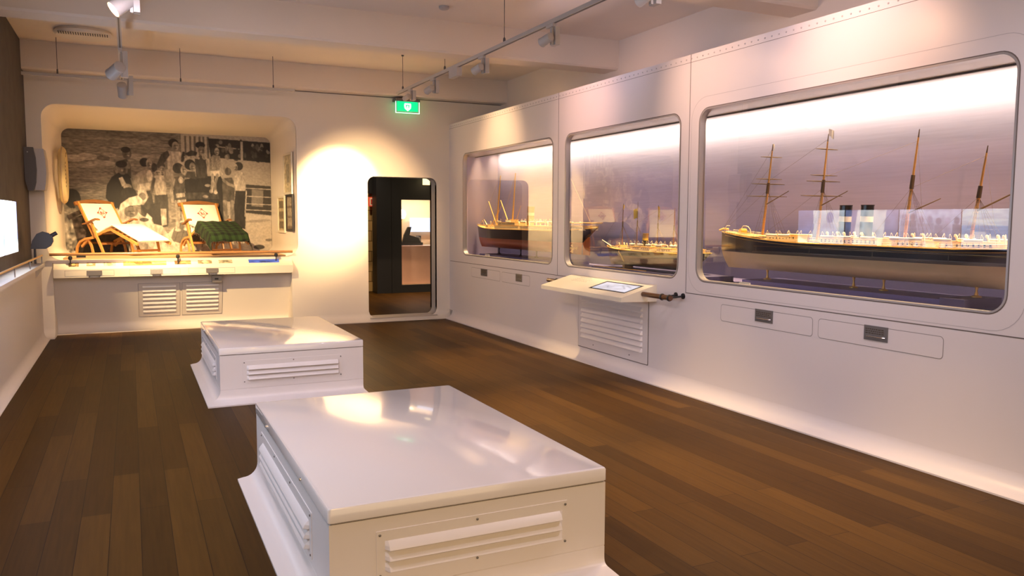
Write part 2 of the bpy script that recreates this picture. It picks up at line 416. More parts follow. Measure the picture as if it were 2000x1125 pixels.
# alcove lining (deep splayed niche) + platform
MY = D+1.5
BX0, BX1, BZ0, BZ1 = -.80, 1.925, .955, 2.64
al = MB(); rings = []
for t, rad in ((0, .16), (.02, .16), (.12, .14), (1.0, .10)):
    e = .035*max(0, (.12-t)/.12)**2
    x0 = AX0+.04+(BX0-AX0-.04)*t-e; x1 = AX1-.04+(BX1-AX1+.04)*t+e; z0 = .95 - e*.6; z1 = AZ1-.03+(BZ1-AZ1+.03)*t+e
    rings.append([(a, D+1.5*t-.002, b) for a, b in rr(x0, x1, z0, z1, rad, 8)])
al.loft(rings, False)
struct(al.build('wall_alcove', WALL, smooth=True))
struct(MB().box(BX0-.1, BX1+.1, MY+.004, MY+.05, .8, 2.8).build('wall_alcove_back', WALL))
pf = MB(); pf.box(-.74, 1.87, D+.03, MY-.01, .90, .958); tag(pf.build('platform', TAN), 'low tan platform floor of the lit alcove under the two deck chairs', 'platform')

# ------------------------------------------------------------------ display wall (right)
ZW0, ZW1 = .948, 2.343
WIN = [(7.80, 10.44), (5.545, 7.525), (2.70, 5.30)]
def fr(a, b, d): return (R+d, a, b)
dw = MB()
dw.plate([(YF, .12), (D, .12), (D, 2.80), (YF, 2.80)], [rr(a, b, ZW0, ZW1, .11)[::-1] for a, b in WIN], fr, .03)
struct(dw.build('wall_right', CASE))
struct(MB().box(R+.031, WB, YF, D, 2.78, 2.80).build('wall_right_top', CASE))
cr = MB(); ring = [(R+.01, 0), (R+.01, .13)] + [(R-.11+.11*math.cos(a), .12-.11*math.sin(a)) for a in [PI/2*k/10 for k in range(11)]] + [(R-.11, 0)]
cr.loft([[(x, y, z) for x, z in ring] for y in (YF, D-.11)], True); struct(cr.build('baseboard_right', CASE, smooth=True))
# joints, rivets
jt = MB()
for y in (7.68, 5.43, 2.42, -.4): jt.box(R-.0015, R+.002, y-.0025, y+.0025, .837, 2.80)
for y0, y1 in ((7.45, 10.93), (YF, 5.43)): jt.box(R-.0015, R+.002, y0, y1, .834, .840)
jt.box(R-.0015, R+.002, YF, D, 2.735, 2.7375)
jt.box(R-.0015, R+.002, 7.45, 7.455, .74, .84)
struct(jt.build('trim_7', JOINT))
rv = MB()
y = 2.2
while y < 10.9:
    rv.lathe([(.007, 0), (.006, -.003), (.002, -.005)], (R, y, 2.765), 6, 'x'); y += .07
struct(rv.build('trim_8', mat('rivet_paint', (.5, .46, .46), .4), smooth=True))

# windows: frame lip + glass
for k, (a, b) in enumerate(WIN):
    w = thing('window_%d' % (k+1), None, None, (R, (a+b)/2, ZW0)); w['kind'] = 'structure'
    fm = MB(); o1 = rr(a, b, ZW0, ZW1, .11); o2 = rr(a+.012, b-.012, ZW0+.010, ZW1-.012, .10)
    P = lambda L, x: [(x, p, q) for p, q in L]
    fm.loft([P(o1, R-.002), P(o1, R+.055), P(o2, R+.055), P(o2, R+.010), P(o2, R-.002), P(o1, R-.002)], False)
    fm.build('window_frame', FRAME, w, smooth=True)
    e1 = rr(a-.006, b+.006, ZW0-.006, ZW1+.006, .115)
    g = MB(); g.loft([P(e1, R-.0012), P(o1, R-.0025)], False); g.build('edge_seal', JOINT, w)
    g = MB(); bs = len(g.v); g.add(P(rr(a+.004, b-.004, ZW0+.004, ZW1-.004, .10), R+.035), [tuple(range(36))])
    g.build('pane', GLASS, w)
    # inner outline groove on wall around window 3
gr = MB()
a, b = WIN[2]
q1 = rr(a-.10, b+.10, ZW0-.09, ZW1+.09, .18); q2 = rr(a-.103, b+.103, ZW0-.093, ZW1+.093, .183)
gr.loft([[(R-.0008, p, q) for p, q in q1], [(R-.0008, p, q) for p, q in q2]], False)
struct(gr.build('trim_9', mat('faint_line', (.55, .51, .52), .5)))

# case interior
CX = 4.95
ci = MB(); ci.box(CX, CX+.03, 2.35, 10.95, .90, 2.60); struct(ci.build('wall_case_back', SEA))
ci = MB(); ci.box(R+.03, CX, 2.35, 10.95, .905, .925); struct(ci.build('wall_case_floor', mat('case_floor_lilac', (.21, .19, .40), .35)))
ci = MB()
for y in (2.35, 10.90): ci.box(R+.03, CX, y, y+.03, .92, 2.6)
struct(ci.build('wall_case_ends', mat('case_end_lilac', (.42, .37, .50), .6)))
ci = MB(); ci.box(R+.03, 4.58, 2.35, 10.95, 2.345, 2.36); struct(ci.build('wall_case_soffit', FRAME))
ci = MB(); ci.box(4.58, 4.60, 2.35, 10.95, 2.335, 2.62); ci.box(4.60, CX, 2.35, 10.95, 2.60, 2.62)
struct(ci.build('wall_case_light_slot', SOFFD))
ci = MB(); ci.box(4.79, 4.90, 2.38, 10.93, 2.34, 2.345)
# ================================================================== ROOM BEYOND THE DOORWAY
rb = MB(); rb.box(4.555, 4.76, 15.0, 15.1, 0, 3); rb.box(4.76, 7, 15.0, 15.1, 0, .15); rb.box(4.76, 7, 15, 15.1, 1.81, 3); rb.box(5.75, 7, 15, 15.1, .15, 1.81)
rb.box(4.265, 4.56, 15.0, 15.3, 0, 3)
struct(rb.build('wall_far_room', NAVY))
rb = MB(); rb.box(2.0, 4.36, 15.42, 15.5, 1.93, 3); struct(rb.build('wall_far_room_header', NAVY))
def brick_mat():
    m = bpy.data.materials.new('tan_brick'); m.use_nodes = True; nt = m.node_tree; b = nt.nodes['Principled BSDF']
    tc = nd(nt, 'ShaderNodeTexCoord'); mp = nd(nt, 'ShaderNodeMapping'); mp.inputs['Rotation'].default_value = (PI/2, 0, 0)
    nt.links.new(tc.outputs['Object'], mp.inputs['Vector'])
    br = nd(nt, 'ShaderNodeTexBrick'); br.inputs['Scale'].default_value = 1; br.inputs['Brick Width'].default_value = .5; br.inputs['Row Height'].default_value = .2
    br.inputs['Mortar Size'].default_value = .008
    br.inputs['Color1'].default_value = (.55, .38, .18, 1); br.inputs['Color2'].default_value = (.45, .30, .14, 1); br.inputs['Mortar'].default_value = (.15, .1, .05, 1)
    nt.links.new(mp.outputs['Vector'], br.inputs['Vector']); nt.links.new(br.outputs[0], b.inputs['Base Color']); b.inputs['Roughness'].default_value = .8
    return m
struct(MB().box(2.5, 4.6, 15.5, 15.6, 0, 2.0).build('wall_far_room_brick', brick_mat()))
rb = MB(); rb.box(4.425, 6.0, 12.36, 12.42, 0, 3); struct(rb.build('wall_far_room_right', NAVY))
struct(MB().box(1.0, 9, 11.3, 18, 3.0, 3.1).build('ceiling_far_room', NAVY))
struct(MB().box(2.3, 2.4, 11.2, 18, 0, 3).build('wall_far_room_left', NAVY))
struct(MB().box(8.4, 8.5, 11.2, 18, 0, 3).build('wall_far_room_side', NAVY))
dl = MB(); dl.box(4.30, 4.42, 15.38, 15.44, 0, 1.9); tag(dl.build('door_leaf', mat('door_edge_grey', (.22, .2, .17), .5)), 'grey door panel edge seen through the doorway beside the tan brick wall', 'door')
spot('spot_far_room', (3.7, 14.3, 2.8), (4.1, 15.5, 1.2), 40, (1, .7, .35), 80, 1)
spot('spot_far_floor', (4.6, 13.6, 2.9), (4.7, 13.9, 0), 120, (1, .6, .3), 70, 1)
# lit niche with pink cloth
nb = MB(); nb.box(4.70, 5.80, 15.65, 15.7, .1, 1.9); nb.box(4.70, 4.76, 15.1, 15.7, .1, 1.9); nb.box(5.74, 5.8, 15.1, 15.7, .1, 1.9); nb.box(4.7, 5.8, 15.1, 15.7, 1.9, 1.95); nb.box(4.7, 5.8, 15.1, 15.7, .1, .15)
tag(nb.build('display_niche', mat('niche_beige', (.7, .55, .35), .7)), 'beige lit showcase niche in the navy wall seen through the doorway', 'display case')
area('niche_light', (5.2, 15.2, 1.86), (5.2, 15.5, .8), 6, .9, .1, (1, .85, .72), rz=(1, 0, 0))
cl = MB(); rings = []
for j in range(9):
    z = .155+.755*j/8; rings.append([(4.79+.92*i/40, 15.17+.010*math.sin(i*.35+j*.4)*(1-j/9)+.004*math.sin(j*2.3+i*.2), z) for i in range(41)])
rings.append([(4.79+.92*i/40, 15.60, .915) for i in range(41)])
cl.loft(rings, False, closed=False)
tag(cl.build('draped_cloth', mat('pink_cloth', (.85, .55, .48), .9, noise=.05, nscale=9), smooth=True), 'pale pink cloth with fold lines hanging over a table in the far showcase', 'cloth')
lp = thing('globe_lamp', 'glowing round white globe lamp in the far showcase beyond the doorway', 'lamp', (4.92, 15.52, .917))
MB().lathe([(.05, 0), (.05, .015), (.012, .03), (.012, .5), (.04, .52)], (4.92, 15.52, .917), 16).build('lamp_stand', BRASS, lp, True)
MB().lathe([(.02, -.1), (.07, -.08), (.1, 0), (.075, .07), (.02, .1)], (4.92, 15.52, 1.53), 20).build('lamp_globe', mat('globe_glow', (1, .9, .7), .4, emis=(1, .85, .55), es=1.5), lp, True)
mn = thing('monitor', 'pale blue lit screen standing behind the pink cloth in the far showcase', 'monitor', (5.3, 15.55, .917))
MB().box(5.12, 5.60, 15.56, 15.585, 1.18, 1.46).build('screen', mat('pale_screen', (.1, .1, .1), .3, emis=(.65, .75, 1), es=.6), mn)
MB().box(5.25, 5.35, 15.565, 15.58, .917, 1.10).build('stand', BLACK, mn)
eq = thing('machine', 'black antique machine silhouette standing on the pink cloth', 'machine', (5.0, 15.35, .917))
MB().box(4.82, 5.30, 15.30, 15.42, .917, .97).build('base', BLACK, eq)
MB().loft([[(x, y, z) for x, z in [(4.88, .97), (4.92, 1.12), (5.0, 1.28), (5.07, 1.28), (5.03, 1.12), (5.22, 1.06), (5.26, .97)]] for y in (15.33, 15.39)], True).build('body', BLACK, eq)
MB().lathe([(.07, -.01), (.075, 0), (.07, .01)], (5.20, 15.36, 1.02), 18, 'y').build('wheel', GREYP, eq, True)
sg = thing('wall_sign', 'small red and white sign beyond the doorway above the brick wall', 'sign', (4.19, 15.38, 1.65))
MB().box(4.20, 4.37, 15.34, 15.36, 1.68, 1.86).build('panel', mat('red_sign', (.6, .05, .03), .5, emis=(1, .1, .06), es=.15), sg)
MB().box(4.225, 4.30, 15.334, 15.34, 1.70, 1.84).build('white_field', WHITE, sg)
MB().box(4.245, 4.28, 15.330, 15.334, 1.72, 1.82).build('pictogram', REDE, sg)
hl = MB(); hl.loft([[(x, y, z) for x, z in [(5.16, 2.10), (5.36, 2.10), (5.36, 2.235), (5.16, 2.235)]] for y in (14.7, 14.9)], True)
tag(hl.build('ceiling_lantern', mat('lantern_glow', (.8, .7, .4), .5, emis=(1, .75, .35), es=1.0)), 'small yellow lit box hanging at the top right of the doorway view', 'lantern')
MB().box(5.25, 5.26, 14.79, 14.80, 2.235, 3.0).build('hanger', BLACK, bpy.data.objects['ceiling_lantern'])

# ================================================================== BENCHES
def louvre(b, p0, p1, z, out, h=.03, dep=.016):
    """wedge louvre between p0,p1 (xy) with out direction; top edge at wall, lower edge stands out"""
    p0 = Vector((*p0, 0)); p1 = Vector((*p1, 0)); o = Vector((*out, 0)); d = (p1-p0).normalized()*.012
    pr = [(0, z+h), (dep*.7, z+h*.45), (dep, z), (dep*.9, z-.002), (0, z)]
    rings = [[p0 + o*0 + Vector((0, 0, q)) for e, q in pr], [p0+d+o*1+Vector((0, 0, 0)) - o for e, q in pr]]
    rings = [[p + o*(e*k) + Vector((0, 0, q)) for e, q in pr] for p, k in ((p0, .05), (p0+d, 1), (p1-d, 1), (p1, .05))]
    b.loft(rings, True)
def bench(label):
    t = thing('museum_bench', label, 'bench', (1.17, 3.65, 0), 'white boxy museum benches')
    x0, x1, y0, y1 = .598, 1.741, 2.75, 4.552
    b = MB()
    rings = [[(x0, y0, .368), (x1, y0, .368), (x1, y1, .368), (x0, y1, .368)], [(x0, y0, .098), (x1, y0, .098), (x1, y1, .098), (x0, y1, .098)]]
    b.loft(rings, True); b.build('body', BENCHB, t)
    b = MB(); rings = [[(x0+.004, y0+.004, .098), (x1-.002, y0+.004, .098), (x1-.002, y1-.002, .098), (x0+.004, y1-.002, .098)]]
    for k in range(11):
        a = PI/2*k/10; e = .075*(1-math.cos(a)); z = .094-.078*math.sin(a)
        ey = .05*(1-math.cos(a))**3; rings.append([(x0-e, y0-ey, z), (x1, y0-ey, z), (x1, y1, z), (x0-e, y1, z)])
    rings.append([(x0-.107, y0-.175, .010), (x1, y0-.175, .010), (x1, y1, .010), (x0-.107, y1, .010)])
    rings.append([(x0-.107, y0-.175, 0), (x1, y0-.175, 0), (x1, y1, 0), (x0-.107, y1, 0)])
    b.loft(rings, True); b.build('flared_base', BENCHB, t, True)
    b = MB(); rings = []
    for z, e in ((.372, 0), (.376, .004), (.421, .004), (.427, .001), (.429, -.004)):
        rings.append([(a, c, z) for a, c in rr(x0-e, x1+e, y0-e, y1+e, .012, 3)])
    b.loft(rings, True); b.build('lid', BENCH, t, True)
    MB().box(x0+.006, x1-.006, y0+.006, y1-.006, .366, .374).build('shadow_gap', JOINT, t)
    v = MB(); v.plate(rr(.768, 1.562, .137, .318, .004, 2), [], lambda a, c, d: (a, y0-d, c), .003)
    pv = v.build('vent_panel', BENCHB, t)
    for z in (.249, .209, .169):
        v = MB(); louvre(v, (.80, y0-.003), (1.537, y0-.003), z, (0, -1), .03, .026); v.build('louvre', BENCHB, pv, True, 20)
    for x, z in ((.781, .303), (1.165, .303), (1.55, .303), (.781, .150), (1.165, .150), (1.55, .150)):
        MB().lathe([(.005, 0), (.005, -.003), (.002, -.004)], (x, y0-.003, z), 8, 'y').build('screw', GREYP, pv)
    v = MB(); v.plate(rr(3.05, 4.36, .125, .312, .004, 2), [], lambda a, c, d: (x0-d, a, c), .003)
    pv = v.build('vent_panel', BENCHB, t)
    for z in (.235, .195, .155):
        v = MB(); louvre(v, (x0-.003, 3.09), (x0-.003, 4.31), z, (-1, 0), .032, .022); v.build('louvre', BENCHB, pv, True, 20)
    for q in (3.07, 3.5, 3.92, 4.34):
        for z in (.297, .137):
            MB().lathe([(.005, 0), (.005, -.003), (.002, -.004)], (x0-.003, q, z), 8, 'x').build('screw', GREYP, pv)
    for q in (3.24, 4.155):
        MB().lathe([(.008, 0), (.008, -.005), (.003, -.008)], (x0-.004, q, .39), 10, 'x').build('lid_bolt', SILVER, t, True)
    return t
bn = bench('large white bench nearest the viewer, with louvred vents and a glossy lid')
copy_tree(bn, loc=(1.17, 3.65+3.83, 0), label='farther white bench, in front of the deck chair alcove, its glossy lid mirroring it')

# ================================================================== DISPLAY WALL FITTINGS
def wall_drawer(name_label, y0, y1, z0, z1, py0, py1):
    t = thing('exhibit_drawer', name_label, 'drawer', (R, (y0+y1)/2, z0), 'label drawers in the display wall')
    ym, zm = (y0+y1)/2, (z0+z1)/2
    b = MB(); o1 = rr(y0, y1, z0, z1, .025); o2 = rr(y0+.004, y1-.004, z0+.004, z1-.004, .022)
    b.loft([[(R-.0012, p, q) for p, q in o1], [(R-.0012, p, q) for p, q in o2]], False); b.build('outline_gap', mat('drawer_gap', (.34, .30, .29), .7), t)
    b = MB(); b.plate(o2, [], lambda a, c, d: (R-d, a, c), .002); b.build('front', CASE, t)
    b = MB(); b.box(R-.006, R-.002, py0, py1, .697, .79); pl = b.build('plate', GREYP, t)
    b = MB()
    for r_ in range(3):
        y = py1-.012
        while y > py0+.03:
            w = random.uniform(.008, .02); b.box(R-.0068, R-.006, y-w, y, .765-r_*.013, .771-r_*.013); y -= w+.005
    b.build('lettering', LETTER, pl)
    b = MB(); b.tube([(R-.006, py0+.02, .722), (R-.016, py0+.03, .722), (R-.016, py1-.03, .722), (R-.006, py1-.02, .722)], .004, 6); b.build('pull', SILVER, pl, True)
wall_drawer('long outlined drawer with grey plate, rightmost under the biggest ship window', 3.05, 3.983, .652, .786, 3.425, 3.602)
wall_drawer('outlined drawer with grey plate under the bow of the biggest ship model', 4.03, 4.98, .652, .786, 4.408, 4.59)
wall_drawer('narrow outlined drawer with grey plate, between the louvred grille and the leftmost drawer', 8.345, 9.13, .66, .786, 8.55, 8.72)
wall_drawer('leftmost outlined drawer with grey plate, under the smallest window by the doorway', 9.18, 10.125, .66, .79, 9.585, 9.79)

# information desk wedge
dk = thing('information_desk', 'cream sloping information desk with inset screen on the display wall', 'desk', (4.0, 6.6, .72))
Y0, Y1 = 5.842, 7.34
pr = [(R, .872), (3.83, .770), (3.83, .732), (R, .722)]
b = MB(); b.loft([[(x, y, z) for x, z in pr] for y in (Y0, Y1)], True); db = b.build('desk_body', CREAMG, dk)
def dsk(x, y, e=0): # point on the slope
    t = (R-x)/(R-3.83); return (x-.26*e, y, .872-.102*t+e)
b = MB(); b.loft([[dsk(3.935, 5.95, .0015), dsk(4.14, 5.95, .0015), dsk(4.14, 6.56, .0015), dsk(3.935, 6.56, .0015)], [dsk(3.93, 5.945, 0), dsk(4.145, 5.945, 0), dsk(4.145, 6.565, 0), dsk(3.93, 6.565, 0)]], True)
scf = b.build('screen_bezel', BLACK, dk)
a_ = Art(60, 22, base=.75); a_.noise(.25, 3, 6, 5); a_.line([(5, 20), (15, 10), (22, 16), (35, 5), (50, 14)], 1.2, .35); a_.line([(40, 3), (56, 10)], 1, .3); a_.blur(1)
sc = picture('screen', a_.img*np.array((.9, .85, .95)), lambda u, v: dsk(4.118-.172*v, 6.523-.561*u, .003), dk, vcol_mat('desk_display', .2, .5))
b = MB()
b.loft([[dsk(4.155, 7.08, .001), dsk(4.145, 7.08, .001), dsk(4.145, 6.86, .001), dsk(4.155, 6.86, .001)], [dsk(4.155, 7.08, .0005), dsk(4.145, 7.08, .0005), dsk(4.145, 6.86, .0005), dsk(4.155, 6.86, .0005)]], True)
for r_ in range(4):
    y = 7.1; x = 4.12-r_*.022
    while y > 6.82:
        w = random.uniform(.02, .05)
        b.loft([[dsk(x, y, .001), dsk(x-.006, y, .001), dsk(x-.006, y-w, .001), dsk(x, y-w, .001)], [dsk(x, y, .0003), dsk(x-.006, y, .0003), dsk(x-.006, y-w, .0003), dsk(x, y-w, .0003)]], True); y -= w+.012
b.build('lettering', GREYTXT, dk)
hr = thing('handrail', 'dark wooden handrail with black brackets passing through the information desk', 'handrail', (4.06, 6.5, .82))
b = MB(); b.tube([(4.06, 5.44, .795), (4.06, 7.62, .795)], .022, 14); b.build('rail', WOODR, hr, True)
for y, z in ((5.46, .795), (5.56, .795), (7.43, .795)):
    b = MB(); b.lathe([(.026, -.012), (.03, 0), (.026, .012)], (4.06, y, z), 14, 'y'); b.tube([(4.06, y, z), (R, y, z+.01)], .008, 8); b.lathe([(.025, 0), (.025, -.008)], (R, y, z+.01), 12, 'x'); b.build('bracket', BLACK, hr, True)

# louvred grille under desk
gl = thing('louvred_grille', 'white louvred ventilation grille below the information desk', 'grille', (R, 6.58, .15))
b = MB(); b.plate(rr(5.96, 7.20, .135, .715, .006, 2), [], lambda a, c, d: (R-d, a, c), .006); b.build('panel', CASE, gl)
b = MB(); b.plate(rr(5.952, 7.208, .127, .72, .006, 2), [], lambda a, c, d: (R-d, a, c), .003); b.build('shadow_gap', JOINT, gl)
for k in range(8):
    b = MB(); louvre(b, (R-.006, 6.04), (R-.006, 7.14), .235+k*.054, (-1, 0), .036, .022); b.build('louvre', CASE, gl, True, 20)
for y in (6.25, 6.9):
    MB().lathe([(.006, 0), (.006, -.003), (.002, -.004)], (R-.006, y, .18), 8, 'x').build('screw', GREYP, gl)

# case plinths and labels
def plinth(x0, x1, y0, y1, z1, m, lab): tag(MB().box(x0, x1, y0, y1, .926, z1).build('plinth', m), lab, 'plinth')
plinth(4.42, 4.80, 3.22, 4.99, .975, LILACB, 'long low violet plinth under the biggest ship model')
plinth(4.38, 4.72, 3.06, 3.22, .990, LILACD, 'short dark plinth block at the right end of the long violet plinth')
plinth(4.27, 4.60, 5.30, 5.62, .975, LILACD, 'small dark violet block at the left edge of the biggest ship window')
plinth(4.42, 4.80, 8.0, 10.35, .965, LILACB, 'violet plinth under the black and red steamship model')
plinth(4.32, 4.70, 5.64, 7.15, .965, LILACD, 'dark violet plinth under the small four-masted steamer model')
def card(x, y, w, h, lab, flat=False):
    b = MB()
    if flat: b.box(x, x+h, y-w/2, y+w/2, .9255, .931)
    else: b.loft([[(x, y-w/2, .926), (x+.03, y-w/2, .926), (x+.012, y-w/2, .926+h), (x+.006, y-w/2, .926+h)], [(x, y+w/2, .926), (x+.03, y+w/2, .926), (x+.012, y+w/2, .926+h), (x+.006, y+w/2, .926+h)]], True)
    tag(b.build('label_card', WHITE), lab, 'label', 'label cards in the display cases')
card(4.26, 4.79, .12, .045, 'white label card standing under the bow of the biggest ship model')
card(4.30, 9.83, .13, .055, 'small white label card in the window beside the doorway')
for y, w, q in ((6.02, .13, 'middle one of the three'), (6.22, .08, 'leftmost of the three'), (5.86, .1, 'rightmost of the three')): card(4.26, y, w, .03, 'flat white card on the case floor before the small steamer, '+q, True)

# ================================================================== SHIPS
HBLACK = mat('hull_black', (.012, .012, .014), .3, coat=.3)
HRED = mat('hull_red', (.42, .11, .045), .4)
HBROWN = mat('hull_brown_red', (.14, .05, .02), .4, noise=.4, nscale=9)
HCREAM = mat('hull_cream', (.62, .47, .27), .4, noise=.08, nscale=5)
HNAVY = mat('hull_navy_black', (.014, .016, .024), .3, coat=.3)
DECK = mat('model_deck_yellow', (.80, .52, .16), .5, noise=.15, nscale=40)
MWHITE = mat('model_white', (.9, .82, .62), .5)
MGOLD = mat('model_gold', (.85, .55, .14), .35, metal=.3)
SPAR = mat('spar_wood', (.62, .33, .09), .45)
SPARD = mat('spar_dark', (.09, .055, .03), .5)
ROPE = mat('rigging_thread', (.13, .09, .08), .8)
ROPEL = mat('rigging_light_thread', (.5, .38, .25), .8)
FLAGY = mat('flag_yellow', (.9, .65, .12), .7)
FLAGR = mat('flag_red', (.7, .15, .05), .7)
FLAGW = mat('flag_white', (.9, .85, .75), .7)

def ship(label, X, yb, ys, zk, zw, sheer, B, mats, stem=(0, 0), counter=.2, raked=0, group=None):
    """hull along -y from bow yb to stern ys. sheer(u)->deck z."""
    t = thing('ship_model', label, 'ship model', (X, (yb+ys)/2, zk))
    L = yb-ys; NU = 40
    def zrow(j, u):
        if j <= 6: return zk + (zw-zk)*(j/6.0)
        return zw + (sheer(u)-zw)*((j-6)/4.0)
    rows = []
    for j in range(11):
        zz = j/10.0; ring = []
        for i in range(NU+1):
            u = i/NU; z = zrow(j, u); v = (z-zk)/(sheer(u)-zk)
            s0 = stem[0]*max(0, 1-v*1.6)**2 - stem[1]*max(0, v-.45)**1.5       # forefoot cut, clipper flare
            s1 = L - counter*(1-min(1, v/.72))**.6 if v < .72 else L
            s1 = L - counter*(1 - max(0, (v-.35)/.65)) if v > .35 else L-counter
            s = s0 + (s1-s0)*u
            ex = .9 + 1.6*(1-v)
            e0 = 1-(1-min(1, u/.30))**(2.2 if v > .5 else 1.8); e1 = 1-(1-min(1, (1-u)/.26))**(2.6)
            pf = max(0, min(e0, 1)*min(e1, 1))**(1.0 if v > .6 else 1+.9*(.6-v))
            sec = (1-(1-min(1, v/.42))**2.6) if v < .42 else 1+.02*(v-.42)
            hb = B/2*pf*sec + .0015
            ring.append((hb, yb-s, z))
        rows.append(ring)
    b = MB()
    for sgn in (-1, 1):
        for j in range(10):
            vs = [(X+sgn*p[0], p[1], p[2]) for p in rows[j]]+[(X+sgn*p[0], p[1], p[2]) for p in rows[j+1]]
            n = NU+1; b.add(vs, [(i, i+1, n+i+1, n+i) for i in range(NU)], 0 if j >= 6 else 1)
    k0 = rows[0]; b.add([(X-p[0], p[1], p[2]) for p in k0]+[(X+p[0], p[1], p[2]) for p in k0], [(i, i+1, NU+2+i, NU+1+i) for i in range(NU)], 1)
    for e in (0, NU):
        c_ = [(X-r_[e][0], r_[e][1], r_[e][2]) for r_ in rows]+[(X+r_[e][0], r_[e][1], r_[e][2]) for r_ in rows]
        b.add(c_, [(j, j+1, 11+j+1, 11+j) for j in range(10)], 0)
    b.build('hull', mats, t, True, 50)
    tp = rows[10]; dz = -.012
    b = MB(); b.add([(X-p[0]*.95, p[1], p[2]+dz) for p in tp]+[(X+p[0]*.95, p[1], p[2]+dz) for p in tp], [(i, i+1, NU+2+i, NU+1+i) for i in range(NU)])
    b.build('deck', DECK, t)
    hw = lambda y: np.interp(yb-y, [yb-p[1] for p in tp], [p[0] for p in tp])
    sh = lambda y: np.interp(yb-y, [yb-p[1] for p in tp], [p[2] for p in tp])
    b = MB()                                                     # golden rubbing line
    b.tube([(X-p[0]-.002, p[1], p[2]-.001) for p in tp], .0035, 5); b.tube([(X+p[0]+.002, p[1], p[2]-.001) for p in tp], .0035, 5); b.build('gunwale', MGOLD, t)
    return t, hw, sh
def railing(t, X, hw, sh, ya, ye, dz=0, h=.028, step=.045, m=None):
    b = MB()
    for sgn in (-1, 1):
        ys_ = np.arange(ye, ya, step)
        for hh in (h, h*.5): b.tube([(X+sgn*hw(y)*.97, y, sh(y)+dz+hh) for y in ys_], .0012, 4)
        for y in ys_: b.tube([(X+sgn*hw(y)*.97, y, sh(y)+dz), (X+sgn*hw(y)*.97, y, sh(y)+dz+h)], .0011, 4)
    b.build('deck_railing', m or MWHITE, t)
def house(t, X, w, ya, ye, z0, h, m=None, windows=True):
    o = MB().box(X-w/2, X+w/2, ye, ya, z0, z0+h).build('deckhouse', m or MWHITE, t)
    b = MB(); b.box(X-w/2-.008, X+w/2+.008, ye-.008, ya+.008, z0+h, z0+h+.006); b.build('roof', DECK, o)
    if windows:
        b = MB(); y = ye+.02
        while y < ya-.02: b.box(X-w/2-.001, X-w/2, y, y+.012, z0+h*.4, z0+h*.75); y += .035
        b.box(X-w/2-.0006, X-w/2, ye+.02, y-.023, z0+h*.55, z0+h*.6)
        b.build('windows', BLACK, o)
def boat(t, X, y, z, l=.13, sgn=-1):
    b = MB(); rings = []
    for k in range(9):
        u = k/8*2-1; w = .022*(1-u*u)**.5+.001; rings.append([(X-w, y+u*l/2, z+.018), (X-w*.8, y+u*l/2, z+.004), (X, y+u*l/2, z-.004+.006*u*u), (X+w*.8, y+u*l/2, z+.004), (X+w, y+u*l/2, z+.018), (X, y+u*l/2, z+.022)])
    b.loft(rings, True); o = b.build('lifeboat', MWHITE, t, True)
    b = MB()
    for e in (-.4, .4): b.tube([(X-sgn*.02, y+e*l, z-.03), (X-sgn*.02, y+e*l, z+.03), (X-sgn*.005, y+e*l, z+.05), (X, y+e*l, z+.045), (X, y+e*l, z+.02)], .0016, 5)
    b.build('davits', MWHITE, o)
def vent(t, X, y, z, h=.06, r=.010):
    b = MB(); b.tube([(X, y, z), (X, y, z+h*.7), (X, y+.004, z+h*.9), (X, y+r*1.2, z+h)], [r*.6, r*.6, r*.9, r*1.2], 10); b.lathe([(r*1.2, 0), (r*.9, .004)], (X, y+r*1.2, z+h), 10, 'y')
    b.build('ventilator', MWHITE, t, True)
def funnel(t, X, y, z0, z1, r, cols, rake=.02):
    lv = [0, .55, .70, 1.0]; ms = cols; b = MB()
    for k in range(3):
        a0, a1 = lv[k], lv[k+1]
        b.tube([(X, y-rake*a0, z0+(z1-z0)*a0), (X, y-rake*a1, z0+(z1-z0)*a1)], r, 18, m=k)
    b.tube([(X, y-rake, z1-.004), (X, y-rake, z1+.002)], r*1.06, 18, m=2)
    b.build('funnel', ms, t, True)
def mast(t, X, y0, z0, y1, z1, r=.008, m=SPAR, top=None, mats=None):
    b = MB(); f = lambda q: (X, y0+(y1-y0)*q, z0+(z1-z0)*q)
    if top is None: b.tube([f(0), f(1)], [r, r*.45], 10); o = b.build('mast', m, t, True)
    else:
        b.tube([f(0), f(top)], [r, r*.85], 10, m=0); b.tube([f(top-.06), f(top+.06)], [r*1.3, r*1.2], 10, m=1); b.tube([f(top), f(.93)], [r*.75, r*.5], 10, m=0); b.tube([f(.9), f(1)], [r*.5, r*.25], 8, m=1)
        o = b.build('mast', [m, SPARD], t, True)
    return o, f
def yard(mo, p, l, r=.004, m=SPARD, d=(1, 0, 0)):
    p = Vector(p); d = Vector(d).normalized()
    MB().tube([p-d*l/2, p-d*l*.2, p+d*l*.2, p+d*l/2], [r*.5, r, r, r*.5], 8).build('yard', m, mo, True)
def shrouds(t, X, top, y, z, w, n=4, sp=.05, m=None):
    b = MB()
    for sgn in (-1, 1):
        for k in range(n): b.tube([top, (X+sgn*w, y-.03-sp*k, z)], .0011, 4)
        for q in range(1, 9):
            f = q/9; a = Vector((X+sgn*w, y-.03, z)).lerp(Vector(top), f); c = Vector((X+sgn*w, y-.03-sp*(n-1), z)).lerp(Vector(top), f); b.tube([a, c], .0008, 3)
    b.build('shrouds', m or ROPE, t)
def stays(t, segs, m=None, r=.0010):
    b = MB()
    for a, c in segs: b.tube([a, c], r, 4)
    b.build('stays', m or ROPE, t)
def pedestal(t, X, y, z0, z1, m=BRASS):
    MB().lathe([(.03, 0), (.03, .006), (.012, .012), (.008, .03), (.006, (z1-z0)*.6), (.012, z1-z0)], (X, y, z0), 12).build('pedestal', m, t, True)
